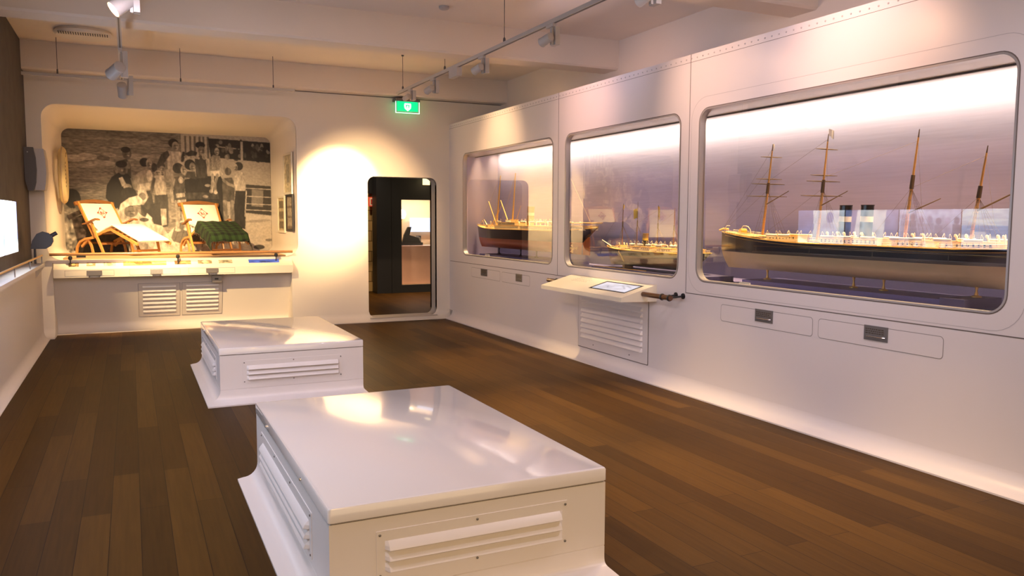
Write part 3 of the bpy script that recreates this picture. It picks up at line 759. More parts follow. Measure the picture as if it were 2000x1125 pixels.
def flag(t, X, y, z, w, h, m, dirn=-1):
    b = MB(); rings = []
    for k in range(7):
        u = k/6; rings.append([(X+.01*math.sin(u*5), y+dirn*w*u, z-.02*u), (X+.012*math.sin(u*5+.6), y+dirn*w*u*.95, z-h-.03*u)])
    b.loft(rings, False, closed=False); b.build('flag', m, t, True)

# --- ship 1 : black over red steamer, seen across two windows
X1 = 4.6
t, hw, sh = ship('long black and red steamship model spanning the two left windows', X1, 10.80, 7.49, 1.05, 1.187, lambda u: 1.315+.055*(1-min(1, u/.30))**2+.045*(max(0, u-.75)/.25)**2, .36, [HBLACK, HRED], stem=(.12, .12), counter=.34)
railing(t, X1, hw, sh, 10.7, 9.0); railing(t, X1, hw, sh, 8.9, 7.55)
house(t, X1, .22, 10.00, 9.25, 1.31, .05); house(t, X1, .18, 9.9, 9.4, 1.366, .035); house(t, X1, .24, 9.2, 8.3, 1.31, .05); house(t, X1, .20, 8.1, 7.65, 1.325, .045); house(t, X1, .12, 9.75, 9.6, 1.405, .03)
house(t, X1, .26, 8.05, 7.62, 1.395, .012, windows=False); house(t, X1, .10, 10.45, 10.35, 1.33, .03)
for y in (9.85, 9.55, 9.1, 8.85, 8.6, 8.35): boat(t, X1-.115, y, 1.40); boat(t, X1+.115, y, 1.40, sgn=1)
for y in (10.25, 9.35, 9.05, 8.75, 8.45, 7.95): vent(t, X1-.05, y, 1.33, .08); vent(t, X1+.05, y, 1.33, .08)
FBUFF = mat('funnel_buff', (.45, .30, .12), .4)
funnel(t, X1, 9.13, 1.36, 1.605, .045, [FBUFF, MWHITE, FBUFF])
MY1 = mat('mast_gold_paint', (.75, .46, .12), .35)
m1, f1 = mast(t, X1, 10.17, 1.33, 10.04, 2.04, .012, MY1); m2, f2 = mast(t, X1, 9.66, 1.38, 9.57, 2.05, .012, MY1); m3, f3 = mast(t, X1, 8.175, 1.33, 8.13, 1.97, .010, MY1)
def boom(mo, a, c, r=.007, m=None): MB().tube([a, c], [r, r*.7], 8).build('derrick_boom', m or MY1, mo, True)
boom(m1, (X1-.03, 10.1, 1.36), (X1-.05, 10.33, 1.69), .008); boom(m1, (X1-.03, 10.2, 1.35), (X1-.04, 9.9, 1.66), .004); boom(m1, (X1, 10.35, 1.35), (X1, 10.1, 1.56), .006)
boom(m2, (X1-.03, 9.72, 1.40), (X1-.05, 9.93, 1.70), .009); boom(m2, (X1-.03, 9.5, 1.40), (X1-.05, 9.3, 1.62), .003)
stays(t, [(f1(.98), (X1, 10.75, 1.37)), (f2(.95), (X1, 10.0, 1.36)), (f2(.97), (X1-.15, 9.75, 1.33)), (f3(.97), (X1, 7.6, 1.36)), (f3(.97), (X1, 8.6, 1.38)), (f1(.9), (X1-.14, 10.0, 1.33))], ROPEL, .0014)
b = MB(); b.tube([(X1, 10.78, 1.35), (X1, 10.66, 1.43), (X1-.01, 10.58, 1.36)], .003, 5); b.tube([(X1, 10.5, 1.36), (X1, 10.6, 1.44)], .003, 5); b.build('anchor_crane', MGOLD, t)
MB().box(X1-.007, X1+.007, 7.66, 7.80, 1.05, 1.25).build('rudder', HRED, t)
b = MB()
for k in range(3):
    a = 2*PI*k/3; b.loft([[(X1-.09+.03*math.cos(a+.25)*0+.010*math.cos(a+.3), 7.86+.004, 1.12+.010*math.sin(a+.3)), (X1-.09+.055*math.cos(a+.35), 7.865, 1.12+.055*math.sin(a+.35)), (X1-.09+.055*math.cos(a-.35), 7.875, 1.12+.055*math.sin(a-.35)), (X1-.09+.01*math.cos(a-.3), 7.87, 1.12+.01*math.sin(a-.3))], [(X1-.09+.010*math.cos(a+.3), 7.862, 1.12+.010*math.sin(a+.3)), (X1-.09+.055*math.cos(a+.35), 7.860, 1.12+.055*math.sin(a+.35)), (X1-.09+.055*math.cos(a-.35), 7.870, 1.12+.055*math.sin(a-.35)), (X1-.09+.01*math.cos(a-.3), 7.866, 1.12+.01*math.sin(a-.3))]], True)
b.tube([(X1-.09, 7.84, 1.12), (X1-.09, 8.1, 1.12)], [.012, .02], 10); b.build('propeller', MGOLD, t, True)
for y in (10.08, 9.40, 8.95, 8.4): pedestal(t, X1, y, .965, 1.052, BLACK)

# --- ship 2 : small four-masted steamer
X2 = 4.5
t, hw, sh = ship('small four-masted steamer model with yellow deck in the middle window', X2, 7.10, 5.47, .99, 1.095, lambda u: 1.150+.030*(1-min(1, u/.35))**2+.015*max(0, u-.8)*5, .23, [HBLACK, HBROWN], stem=(.05, .10), counter=.16)
railing(t, X2, hw, sh, 7.0, 5.55, step=.035, h=.02)
MB().tube([(X2, 7.06, 1.175), (X2, 7.24, 1.235)], [.006, .003], 8).build('bowsprit', MWHITE, t, True)
house(t, X2, .12, 6.62, 6.30, 1.15, .035); house(t, X2, .10, 6.2, 5.98, 1.15, .03); house(t, X2, .10, 5.85, 5.62, 1.155, .03); house(t, X2, .08, 6.9, 6.83, 1.16, .025)
for y in (6.55, 6.42, 6.28, 6.12, 5.9): boat(t, X2-.085, y, 1.195, .09); boat(t, X2+.085, y, 1.195, .09, 1)
for y in (6.86, 6.72, 6.48, 6.34, 6.05, 5.75): vent(t, X2-.03, y, 1.16, .05, .007); vent(t, X2+.03, y, 1.16, .05, .007)
funnel(t, X2, 6.46, 1.17, 1.315, .028, [BLACK, FLAGY, FBUFF], .012)
prev = None; segs = []
for k, (y, zt) in enumerate(((6.86, 1.61), (6.60, 1.625), (6.26, 1.585), (6.01, 1.56))):
    mo, f = mast(t, X2, y, 1.15, y-.012, zt, .005, mat('mast_brown', (.22, .12, .06), .5) if k == 0 else bpy.data.materials['mast_brown'], top=.55)
    shrouds(t, X2, f(.52), y, 1.155, .09, 3, .03)
    segs.append((f(.9), prev if prev else (X2, 7.22, 1.23))); prev = f(.55)
    if k == 0: flag(t, X2, y-.01, zt-.01, .025, .025, FLAGY)
    if k == 1: flag(t, X2, y+.0, zt-.06, .05, .09, FLAGY, 1)
    if k == 2: flag(t, X2, y-.0, zt-.01, .045, .10, FLAGY)
stays(t, segs, r=.0008)
MB().bar((X2-.112, 6.75, 1.135), (X2-.125, 6.63, 1.04), .004, .018).build('gangway', MGOLD, t)
for y in (5.74, 6.75): MB().box(X2-.05, X2+.05, y-.02, y+.02, .966, 1.0).build('cradle', SPAR, t)
b = MB(); b.box(X2-.165, X2-.155, 6.2, 7.12, .966, .973); tag(b.build('brass_strip', BRASS), 'thin brass strip lying along the plinth before the small steamer', 'strip')

# --- ship 3 : large black over cream four-master with two funnels
X3 = 4.6
t, hw, sh = ship('largest ship model, black over cream, four masts and two funnels', X3, 5.46, 2.62, 1.05, 1.186, lambda u: 1.282+.068*(1-min(1, u/.40))**1.5+.02*max(0, u-.8)*5, .32, [HNAVY, HCREAM], stem=(.10, .0), counter=.25)
railing(t, X3, hw, sh, 5.40, 2.75, h=.025)
b = MB()
for sgn in (-1, 1): b.tube([(X3+sgn*(hw(y)+.002), y, sh(y)-.022) for y in np.arange(2.8, 5.42, .06)], .0016, 4)
b.build('hull_stripe', MGOLD, t)
b = MB(); b.loft([[(X3-hw(y)*.9, y, sh(y)+.003), (X3+hw(y)*.9, y, sh(y)+.003), (X3+hw(y)*.9, y, sh(y)+.008), (X3-hw(y)*.9, y, sh(y)+.008)] for y in np.linspace(4.98, 5.40, 12)], True); b.build('forecastle_deck', DECK, t)
house(t, X3, .12, 4.86, 4.55, 1.285, .05); house(t, X3, .16, 4.30, 3.80, 1.275, .05); house(t, X3, .13, 3.7, 3.45, 1.275, .045); house(t, X3, .13, 3.35, 3.0, 1.275, .045); house(t, X3, .06, 5.22, 5.14, 1.31, .03)
for y in (4.75, 4.62, 4.2, 4.05, 3.85, 3.62, 3.5, 3.3, 3.1): boat(t, X3-.115, y, 1.32, .12); boat(t, X3+.115, y, 1.32, .12, 1)
for y in (4.25, 4.10, 3.95, 3.55, 3.25, 3.05, 2.95): vent(t, X3-.05, y, 1.29, .07, .009); vent(t, X3+.05, y, 1.29, .07, .009)
for y in (5.30, 5.10):
    b = MB(); b.tube([(X3-.07, y+.05, 1.335), (X3-.07, y+.045, 1.375), (X3-.07, y+.02, 1.40), (X3-.07, y-.02, 1.40)], .0035, 6); b.build('anchor_davit', MWHITE, t, True)
b = MB(); b.tube([(X3-.07, 5.03, 1.33), (X3-.07, 5.035, 1.37), (X3-.07, 5.06, 1.395), (X3-.07, 5.10, 1.40)], .0035, 6); b.build('anchor_davit', MWHITE, t, True)
b = MB(); b.lathe([(.018, -.03), (.02, 0), (.018, .03)], (X3, 5.2, 1.36), 10, 'x'); b.build('windlass', MGOLD, t, True)
b = MB(); b.tube([(X3-.02, 5.47, 1.36), (X3, 5.44, 1.375), (X3+.02, 5.40, 1.37)], .008, 8); b.build('figurehead', MGOLD, t, True)
for y in (4.155, 3.97): funnel(t, X3, y, 1.30, 1.555, .042, [HBLACK, MWHITE, HBLACK], .012)
MZ = lambda py: 1.368+(450-py)*.00395
pm = []
for k, (y0, z0, y1, z1) in enumerate(((4.97, 1.33, 4.885, 2.045), (4.40, 1.29, 4.328, 2.075), (3.66, 1.29, 3.582, 2.036), (3.20, 1.29, 3.118, 1.895))):
    mo, f = mast(t, X3, y0, z0, y1, z1, .0105, SPAR, top=(.52 if k < 2 else .55)); pm.append((mo, f))
    shrouds(t, X3, f(.50), y0, 1.30, .13, 4, .04)
    if k < 2:
        for q, l in ((.43, .42), (.565, .34), (.62, .27), (.86, .22)): yard(mo, f(q), l*(.98 if k else 1), .0042)
        pt = Vector(f(.34)); MB().tube([pt, pt+Vector((.0, -.24, .10))], [.005, .003], 8).build('gaff', SPARD, mo, True)
    elif k == 2:
        pt = Vector(f(.28)); MB().tube([pt, pt+Vector((0, -.23, .09))], [.005, .003], 8).build('gaff', SPARD, mo, True)
    else:
        pt = Vector(f(.36)); e = pt+Vector((0, -.28, .13)); MB().tube([pt, e], [.006, .004], 8).build('gaff', SPARD, mo, True)
        flag(mo, X3, e.y, e.z+.01, .02, .06, FLAGR)
flag(pm[0][0], X3, 4.885, 2.05, .025, .03, FLAGW); flag(pm[1][0], X3, 4.328, 2.11, .06, .05, FLAGW)
g = [p[1] for p in pm]
stays(t, [(g[0](.5), (X3, 5.42, 1.37)), (g[0](.75), (X3, 5.44, 1.37)), (g[0](.95), (X3, 5.45, 1.37)), (g[1](.5), (X3, 4.95, 1.34)), (g[1](.95), g[0](.6)), (g[2](.5), (X3, 3.95, 1.30)), (g[2](.9), g[1](.6)), (g[3](.9), g[2](.5)), (g[3](.5), (X3, 3.5, 1.3)), (g[0](.9), (X3-.12, 4.78, 1.31)), (g[1](.9), (X3-.12, 4.2, 1.31)), (g[2](.9), (X3-.12, 3.42, 1.3)), (g[3](.9), (X3-.12, 2.95, 1.3))])
for y, zb in ((4.90, .976), (4.05, .976), (3.80, .976), (3.14, .991)): pedestal(t, X3, y, zb, 1.055)

# ================================================================== CEILING FITTINGS
def track(name, x, y0, y1, z, hangs, lab):
    t = thing(name, lab, 'lighting track', (x, (y0+y1)/2, z))
    b = MB(); b.box(x-.018, x+.018, y0, y1, z-.012, z+.02, 0); b.build('rail', LAMPG, t)
    b = MB(); b.box(x-.006, x+.006, y0+.01, y1-.01, z-.014, z-.0118); b.build('slot', LAMPD, t)
    for y in hangs:
        b = MB(); b.tube([(x, y, z+.02), (x, y, CZ)], .003, 6); b.lathe([(.012, 0), (.012, .03), (.004, .045)], (x, y, z+.02), 8); b.lathe([(.015, -.03), (.018, 0)], (x, y, CZ), 8); b.build('hanger', LAMPD, t)
    return t
track('lighting_track', 3.07, -1.5, 9.8, 3.0, (9.58, 8.13, 6.63, 4.5, 2.5, .5), 'long white lighting track with spotlights running beside the display wall')
track('lighting_track', -.03, -1.5, 10.15, 3.0, (9.2, 6.7, 4.5, 2.5), 'lighting track at the upper left running towards the deck chair alcove')
def head(loc, tgt, lab, q=1.0, es=3):
    x, y, z = loc
    t = thing('track_spotlight', lab, 'spotlight', loc, 'ceiling track spotlights')
    MB().box(x-.014, x+.014, y-.06*q, y+.06*q, z-.035, z-.012).build('adapter', LAMPG, t)
    MB().box(x+.02, x+.06, y-.04, y+.04, z-.17*q, z-.03).build('gear_box', LAMPG, t)
    MB().bar((x+.008, y, z-.035), (x+.008, y, z-.17*q), .026, .018).build('arm', LAMPG, t)
    c0 = Vector((x-.045, y, z-.135*q)); d = (Vector(tgt)-c0).normalized(); k = .85*q
    b = MB(); b.tube([c0-d*.075*k, c0-d*.07*k, c0+d*.05*k, c0+d*.06*k], [.030*k, .040*k, .044*k, .046*k], 18); hd = b.build('lamp_head', LAMPG, t, True, 50)
    b = MB(); b.tube([c0+d*.0602*k, c0+d*.062*k], [.040*k, .040*k], 18)
    b.build('lens', mat('lamp_lens', (.9, .8, .6), .3, emis=(1, .55, .2), es=es), hd)
    return t
for (y, ty, lab) in ((9.30, 10.9, 'spotlight on the right track just above the green exit sign'), (8.5, 10.2, 'spotlight on the right track, second from the exit sign'), (7.14, 8.6, 'spotlight on the right track, third from the exit sign'), (5.75, 7, 'spotlight on the right track, fourth from the exit sign'), (4.40, 5.6, 'spotlight on the right track, cut by the top edge of the picture')):
    head((3.07, y, 3.0), (2.2, y+3.0, 1.9), lab, .85 if y > 9 else 1.0)
head((-.03, 8.35, 3.0), (-.9, 10.0, 2.2), 'boxy grey spotlight on the left track, tilted to the left', 1.55)
head((.02, 9.75, 3.0), (.3, 12.4, .6), 'pale cylindrical spotlight at the far end of the left track', 1.4)
head((.05, 6.2, 3.10), (-1.6, 5.9, 1.65), 'glowing spotlight at the top left, pointing down to the left', 1.5, 12)
tag(MB().box(3.045, 3.10, 7.72, 7.95, 2.90, 2.985).build('track_feed_box', LAMPG), 'small pale box under the right track, between two spotlights', 'electrical box')
tag(MB().lathe([(.05, 0), (.05, -.018), (.035, -.03), (.012, -.034)], (2.75, 7.3, CZ), 16).build('smoke_detector', LAMPG, smooth=True), 'small pale detector on the ceiling beside the right track', 'detector')

# wall wash track in front of the back wall
t = thing('wall_wash_track', 'thin pale lighting rail hanging along the back wall above the alcove', 'lighting track', (.4, 10.46, 3.03))
b = MB(); b.bar((-1.03, 10.46, 3.03), (1.93, 10.46, 3.05), .05, .03); b.build('rail', LAMPG, t)
for x in (-.68, .60, 1.67):
    b = MB(); b.tube([(x, 10.46, 3.04), (x, 10.46, CZ)], .0035, 6); b.lathe([(.01, 0), (.008, .05)], (x, 10.46, 3.05), 8); b.build('hanger', LAMPD, t)
# ceiling air diffuser
t = thing('air_diffuser', 'round slotted air diffuser in the ceiling at the upper left', 'air vent', (-.39, 10.0, CZ))
b = MB(); b.lathe([(.27, .0), (.285, -.03), (.26, -.055), (.20, -.06), (.02, -.06)], (-.39, 10.0, CZ), 40); b.build('rim', WALL, t, True)
b = MB()
for k in range(21): x = -.62+.023*k; b.box(x, x+.010, 9.78, 9.90, CZ-.063, CZ-.059)
b.build('slots', BLACK, t)

# ================================================================== EXIT SIGN
ex = thing('exit_sign', 'green illuminated exit sign with white arrow above the doorway', 'exit sign', (3.53, D-.1, 3.08))
GREEN = mat('exit_green', (0, .3, .1), .3, emis=(0.0, .75, .22), es=.7)
EXW = mat('exit_white', (.9, .9, .9), .3, emis=(1, 1, 1), es=.8)
ye = D-.12
MB().box(3.36, 3.71, D-.16, D-.001, 3.065, 3.105).build('housing', GREYP, ex)
MB().box(3.39, 3.69, ye-.004, ye+.004, 2.935, 3.07).build('green_panel', GREEN, ex)
b = MB()
for x0, x1, z0, z1 in ((3.366, 3.374, 2.912, 3.066), (3.706, 3.714, 2.912, 3.066), (3.366, 3.714, 2.906, 2.914)): b.box(x0, x1, ye-.005, ye+.005, z0, z1)
b.build('acrylic_edge', mat('acrylic_glow', (.8, .9, .8), .3, emis=(.55, 1, .7), es=.8), ex)
ec = 3.54
b = MB(); P = lambda pts, y: [(ec+a, y, 3.003+c_) for a, c_ in pts]
def prism(pts): b.loft([P(pts, ye-.0045), P(pts, ye-.008)], True)
prism([(-.050, .012), (-.028, .012), (-.022, -.022), (-.004, -.034), (-.004, -.062), (-.03, -.044), (-.046, -.026)])
prism([(.050, .012), (.028, .012), (.022, -.022), (.004, -.034), (.004, -.062), (.03, -.044), (.046, -.026)])
prism([(-.050, .012), (-.044, .040), (.044, .040), (.050, .012), (.028, .012), (.024, .020), (-.024, .020), (-.028, .012)])
prism([(-.010, -.056), (-.010, .004), (0, .010), (.010, .004), (.010, -.056), (0, -.066)])
b.build('arrow_symbol', EXW, ex)

# ================================================================== ALCOVE CONTENTS
# counter with graphics
ct = thing('alcove_counter', 'cream sloping graphic counter with a row of small pictures under the alcove', 'counter', (.55, D, .72))
CY = D-.10
pr = [(CY, .725), (CY, .825), (D+.03, .925), (D+.06, .925), (D+.06, .725)]
b = MB(); b.loft([[(x, y, z) for y, z in pr] for x in (-.84, 1.94)], True); b.build('counter_body', CREAMG, ct)
def cs(x, t, e=0): return (x, CY+.13*t-.5*e, .825+.1*t+e)       # point on the counter slope
def cimg(name, px0, px1, t0, t1, art, mt=PRINT):
    x0 = -.80+(px0-113)*(2.72/457); x1 = -.80+(px1-113)*(2.72/457)
    return picture(name, art, lambda u, v: cs(x0+(x1-x0)*u, t1+(t0-t1)*v, .002), ct, mt)
def mk(seed, base, dark, amt=.8):
    a_ = Art(24, 12, base=0); a_.img[:] = base; a_.noise(amt, seed, 4, 3)
    a_.ell(12, 6, 5, 3, dark, a=.8); a_.noise(.4, seed+7, 2, 2); return a_.img
cimg('picture', 133, 151, .30, .72, mk(1, (.25, .16, .06), (.7, .5, .2))); cimg('picture', 165, 181, .33, .72, mk(2, (.6, .35, .2), (.8, .7, .5)))
cimg('picture', 196, 218, .33, .74, mk(3, (.6, .5, .35), (.35, .25, .15))); cimg('picture', 330, 362, .35, .82, mk(4, (.35, .2, .08), (.6, .4, .15)))
cimg('picture', 376, 404, .36, .82, mk(5, (.45, .35, .2), (.7, .6, .4))); cimg('picture', 418, 446, .38, .82, mk(6, (.4, .36, .25), (.1, .1, .06)))
a_ = Art(80, 14, base=0); a_.img[:] = (.85, .55, .12); a_.noise(.5, 9, 6, 3); a_.poly([(20, 5), (50, 4), (56, 8), (50, 11), (24, 12)], (.45, .12, .03)); a_.poly([(52, 3), (80, 2), (80, 10), (54, 11)], (.8, .5, .2)); a_.noise(.3, 5, 2, 2)
cimg('picture', 232, 314, .30, .86, a_.img)
a_ = Art(60, 12, base=0); a_.img[:] = (.10, .16, .50); a_.noise(.5, 19, 8, 2); a_.poly([(20, 9), (30, 7), (38, 8), (44, 10), (25, 11)], (.04, .05, .12))
cimg('blue_screen', 480, 545, .36, .86, a_.img, vcol_mat('blue_display', .3, .5))
for k, (x0, x1, p0, p1) in enumerate(((126, 215, 165, 193), (243, 340, 282, 306), (356, 450, 391, 416))):
    f = lambda px: -.80+(px-113)*(2.72/457)
    t = thing('counter_drawer', ['drawer with dark plate at the left of the alcove counter front', 'middle drawer of the alcove counter front, with bright double plate', 'right drawer of the alcove counter front, above the grilles'][k], 'drawer', (f((x0+x1)/2), CY, .74), 'drawers in the alcove counter')
    b = MB(); b.loft([[(p, CY-.0008, q) for p, q in rr(f(x0), f(x1), .74, .812, .003, 2)], [(p, CY-.0008, q) for p, q in rr(f(x0)+.004, f(x1)-.004, .744, .808, .002, 2)]], False); b.build('outline_gap', bpy.data.materials['drawer_gap'], t)
    b = MB(); b.box(f(x0)+.004, f(x1)-.004, CY-.003, CY, .744, .808); b.build('front', CREAMG, t)
    b = MB(); b.box(f(p0), f(p1), CY-.008, CY-.003, .752, .806); b.build('plate', GREYP if k != 1 else SILVER, t)
    b = MB(); b.box(f(p0)+.02, f(p1)-.02, CY-.02, CY-.008, .742, .752)
    for p in (f(p0)+.03, f(p1)-.03): b.tube([(p, CY-.014, .75), (p, CY-.014, .722)], .004, 6)
    b.build('pull', LAMPD, t)
# socket box under the counter
sb = thing('wall_socket', 'small grey box with dark socket under the alcove counter, right of the grille', 'socket', (1.0, D+.04, .62))
MB().box(.93, 1.05, D+.0, D+.06, .615, .70).build('plate', GREYP, sb); MB().box(.965, 1.01, D-.004, D+.0, .65, .672).build('opening', BLACK, sb)
# grilles on the sloping recess panel
def slope_y(z): return D+.03+.30*(.74-z)/.61
for k, (x0, x1) in enumerate(((.065, .553), (.577, 1.07))):
    t = thing('recess_grille', ['left louvred grille in the recess below the alcove counter', 'right louvred grille in the recess below the alcove counter'][k], 'grille', (x0+.24, slope_y(.18), .18), 'louvred grilles below the alcove counter')
    def sp_(x, z, e): return (x, slope_y(z)-e*.9, z-e*.44)
    b = MB(); b.loft([[sp_(x0, .62, 0), sp_(x1, .62, 0), sp_(x1, .18, 0), sp_(x0, .18, 0)], [sp_(x0, .62, .004), sp_(x1, .62, .004), sp_(x1, .18, .004), sp_(x0, .18, .004)]], True); b.build('panel', WALL, t)
    b = MB()
    for (ax, az, bx, bz) in ((x0, .62, x1, .62), (x0, .18, x1, .18), (x0, .18, x0, .62), (x1, .18, x1, .62)): b.tube([sp_(ax, az, .004), sp_(bx, bz, .004)], .0022, 4)
    b.build('outline_gap', bpy.data.materials['drawer_gap'], t)
    for j in range(7):
        z = .575-j*.055; b = MB()
        b.loft([[sp_(x, z+.014, .004), sp_(x, z+.010, .010), sp_(x, z-.003, .018), sp_(x, z-.005, .004)] for x in (x0+.05, x1-.05)], True); b.build('louvre', BENCH, t)
# barrier rail
br_ = thing('barrier_rail', 'long polished wooden rail on three black posts before the deck chairs', 'rail', (.55, D-.06, .93))
b = MB(); b.tube([(-.875, D-.06, 1.004), (1.945, D-.06, 1.004)], .017, 14); b.build('rail', mat('rail_honey_wood', (.42, .20, .07), .3, coat=.4, noise=.2, nscale=10), br_, True)
for x in (-.66, .53, 1.73):
    b = MB(); b.lathe([(.015, 0), (.007, .01), (.006, .05), (.02, .055), (.024, .075), (.02, .095), (.006, .10)], (x, D-.06, .925-.04), 10); b.build('post', BLACK, br_, True)
tag(MB().box(-.60, -.50, D+.05, D+.11, .958, .995).build('sensor_box', BLACK), 'small black box on the platform edge by the left rail post', 'box')

# mural photograph
def mural_art():
    A = Art(660, 394, 119, 249, 1.6, .30); X, Y = A.X, A.Y
    A.noise(.25, 2, 64, 5); A.noise(.18, 3, 20, 3)
    A.poly([(119, 250), (340, 250), (340, 262), (119, 268)], .2, .5)
    for (x, y, w, h, c) in ((140, 308, 22, 7, .62), (165, 304, 18, 7, .58), (190, 316, 26, 6, .5), (205, 300, 14, 4, .5), (150, 322, 30, 4, .42), (195, 306, 12, 6, .14), (260, 300, 30, 4, .42)): A.ell(x, y, w, h, c, a=.6)
    A.noise(.35, 5, 9, 2)
    A.poly([(345, 250), (531, 250), (531, 420), (430, 420), (345, 330)], .52)
    for x in (352, 362, 371, 381, 389, 398): A.poly([(x, 255), (x+4, 255), (x+4, 300), (x, 300)], .22)
    A.poly([(400, 258), (531, 262), (531, 305), (405, 297)], .06); A.poly([(410, 273), (465, 277), (465, 279), (410, 275)], .5)
    r = np.random.RandomState(3)
    for _ in range(46): A.ell(r.uniform(412, 530), r.uniform(264, 302), r.uniform(2, 4), r.uniform(3, 8), r.choice([.04, .3, .42, .2, .12]), a=.8)
    A.poly([(468, 262), (473, 262), (473, 302), (468, 301)], .55)
    A.poly([(430, 302), (531, 306), (531, 354), (430, 352)], .50)
    A.poly([(476, 352), (531, 355), (531, 418), (472, 412)], .10); A.poly([(490, 362), (515, 364), (513, 400), (488, 398)], .32)
    for y in (360, 377, 393, 406): A.line([(476, y), (531, y+2)], 1.6, .62)
    A.poly([(340, 430), (430, 420), (474, 414), (531, 420), (531, 495), (119, 495), (119, 470), (300, 470)], .62)
    A.poly([(330, 436), (372, 425), (440, 418), (425, 478), (398, 474), (345, 479), (318, 470)], .22)
    for k in range(8): A.line([(340+k*11, 436), (322+k*12, 484)], .8, .10)
    A.ell(500, 430, 30, 3, .4, -4, .7); A.ell(503, 486, 12, 5, .12); A.ell(525, 471, 8, 3, .3)
    A.noise(.12, 8, 5, 4)
    BG = A.img.copy()
    # man in vest
    A.poly([(213, 330), (220, 312), (238, 306), (246, 318), (246, 352), (236, 360), (214, 355)], .13); A.poly([(214, 328), (222, 312), (228, 318), (222, 345)], .26); A.ell(239, 295, 9, 12, .24); A.ell(237, 288, 9, 6, .06); A.ell(242, 318, 4, 8, .3)
    # man in dark suit
    A.poly([(196, 384), (199, 360), (209, 343), (222, 334), (240, 336), (252, 352), (254, 378), (246, 404), (212, 408), (204, 396)], .035)
    A.ell(230, 325, 10, 13, .22); A.ell(228, 317, 11, 7, .05); A.poly([(222, 345), (229, 342), (236, 356), (228, 362)], .5); A.ell(238, 362, 8, 6, .4); A.ell(236, 372, 6, 3, .55)
    A.poly([(244, 345), (256, 340), (262, 360), (250, 372)], .3)
    # woman profile, light top
    A.poly([(250, 352), (256, 336), (268, 328), (284, 328), (287, 350), (282, 372), (262, 372), (251, 366)], .40); A.ell(281, 339, 6, 12, .62); A.poly([(261, 356), (284, 352), (280, 366), (262, 370)], .60); A.ell(272, 312, 9, 9, .06); A.ell(281, 314, 6, 9, .36)
    A.poly([(262, 372), (283, 368), (288, 400), (280, 440), (262, 436)], .10)
    A.poly([(258, 368), (272, 366), (278, 382), (268, 398), (255, 396)], .58); A.ell(266, 381, 7, 8, .25)
    # small woman with camera
    A.poly([(286, 345), (296, 336), (309, 338), (314, 362), (312, 378), (294, 380)], .60); A.ell(291, 322, 6, 9, .10); A.ell(298, 333, 7, 6, .42); A.ell(304, 318, 8, 6, .12); A.ell(306, 324, 5, 6, .32)
    A.poly([(290, 378), (315, 376), (318, 410), (314, 442), (296, 444), (288, 410)], .10); A.poly([(300, 405), (312, 405), (312, 438), (302, 440)], .50); A.line([(290, 345), (284, 372)], 6, .16)
    # man on top in white vest
    A.poly([(316, 300), (322, 288), (343, 288), (350, 300), (347, 330), (318, 330)], .56); A.ell(330, 271, 10, 9, .05); A.ell(334, 277, 7, 9, .45); A.poly([(296, 316), (305, 295), (318, 286), (322, 296), (308, 316)], .13)
    A.line([(347, 300), (350, 290)], 5, .14); A.line([(350, 296), (347, 306)], 6, .12); A.poly([(308, 326), (328, 322), (330, 352), (310, 350)], .42)
    # woman centre, arm out
    A.poly([(326, 352), (330, 340), (350, 338), (352, 360), (346, 372), (330, 372)], .16); A.ell(343, 346, 5, 7, .62); A.ell(338, 322, 11, 11, .10); A.ell(349, 325, 6, 9, .44)
    A.line([(329, 345), (323, 368), (325, 390)], 6, .46); A.line([(351, 345), (362, 358), (376, 366)], 5, .46)
    A.poly([(327, 366), (349, 364), (352, 388), (328, 390)], .14); A.poly([(332, 374), (350, 372), (351, 380), (333, 383)], .55); A.poly([(329, 388), (352, 386), (352, 391), (330, 394)], .58)
    A.line([(334, 392), (335, 420), (333, 446)], 8, .46); A.line([(347, 390), (346, 418), (350, 444)], 8, .46); A.ell(334, 449, 6, 3, .6); A.ell(351, 447, 6, 3, .6)
    A.line([(320, 392), (318, 436)], 6, .32)
    # dark bench-like mass
    A.poly([(350, 345), (378, 338), (424, 335), (432, 352), (432, 388), (352, 386)], .05); A.poly([(350, 372), (418, 370), (420, 384), (350, 385)], .13); A.ell(392, 379, 6, 3, .4); A.poly([(352, 386), (430, 386), (430, 432), (420, 440), (352, 440)], .07)
    # woman behind, dark hair
    A.ell(362, 314, 11, 11, .06); A.ell(367, 318, 6, 9, .34); A.poly([(350, 340), (356, 328), (372, 328), (374, 344)], .14)
    # woman with hat and arm out
    A.poly([(372, 300), (386, 294), (396, 302), (397, 340), (374, 342)], .12); A.ell(384, 273, 10, 7, .05); A.ell(386, 284, 7, 9, .30); A.line([(353, 298), (366, 297), (380, 300)], 5, .52); A.poly([(352, 292), (366, 284), (378, 288), (376, 294), (360, 297)], .10)
    A.ell(392, 296, 5, 7, .55); A.line([(397, 305), (400, 325)], 5, .5)
    # woman seated
    A.poly([(402, 300), (410, 292), (424, 294), (427, 318), (420, 326), (402, 325)], .36); A.noise(.3, 21, 2, 2, (X > 403) & (X < 425) & (Y > 300) & (Y < 324)); A.ell(412, 281, 9, 10, .08); A.ell(418, 285, 5, 8, .42)
    A.poly([(402, 326), (424, 324), (430, 332), (420, 338), (404, 334)], .66); A.line([(408, 334), (407, 352), (405, 366)], 6, .45); A.line([(418, 334), (412, 354), (413, 370)], 6, .40); A.ell(404, 368, 4, 4, .6); A.ell(413, 370, 4, 4, .6); A.ell(397, 356, 6, 3, .5)
    # woman with cap, back
    A.poly([(427, 350), (432, 340), (448, 338), (454, 352), (452, 388), (428, 390)], .17); A.poly([(430, 320), (432, 314), (444, 318), (446, 326), (432, 328)], .42); A.ell(440, 326, 7, 8, .2)
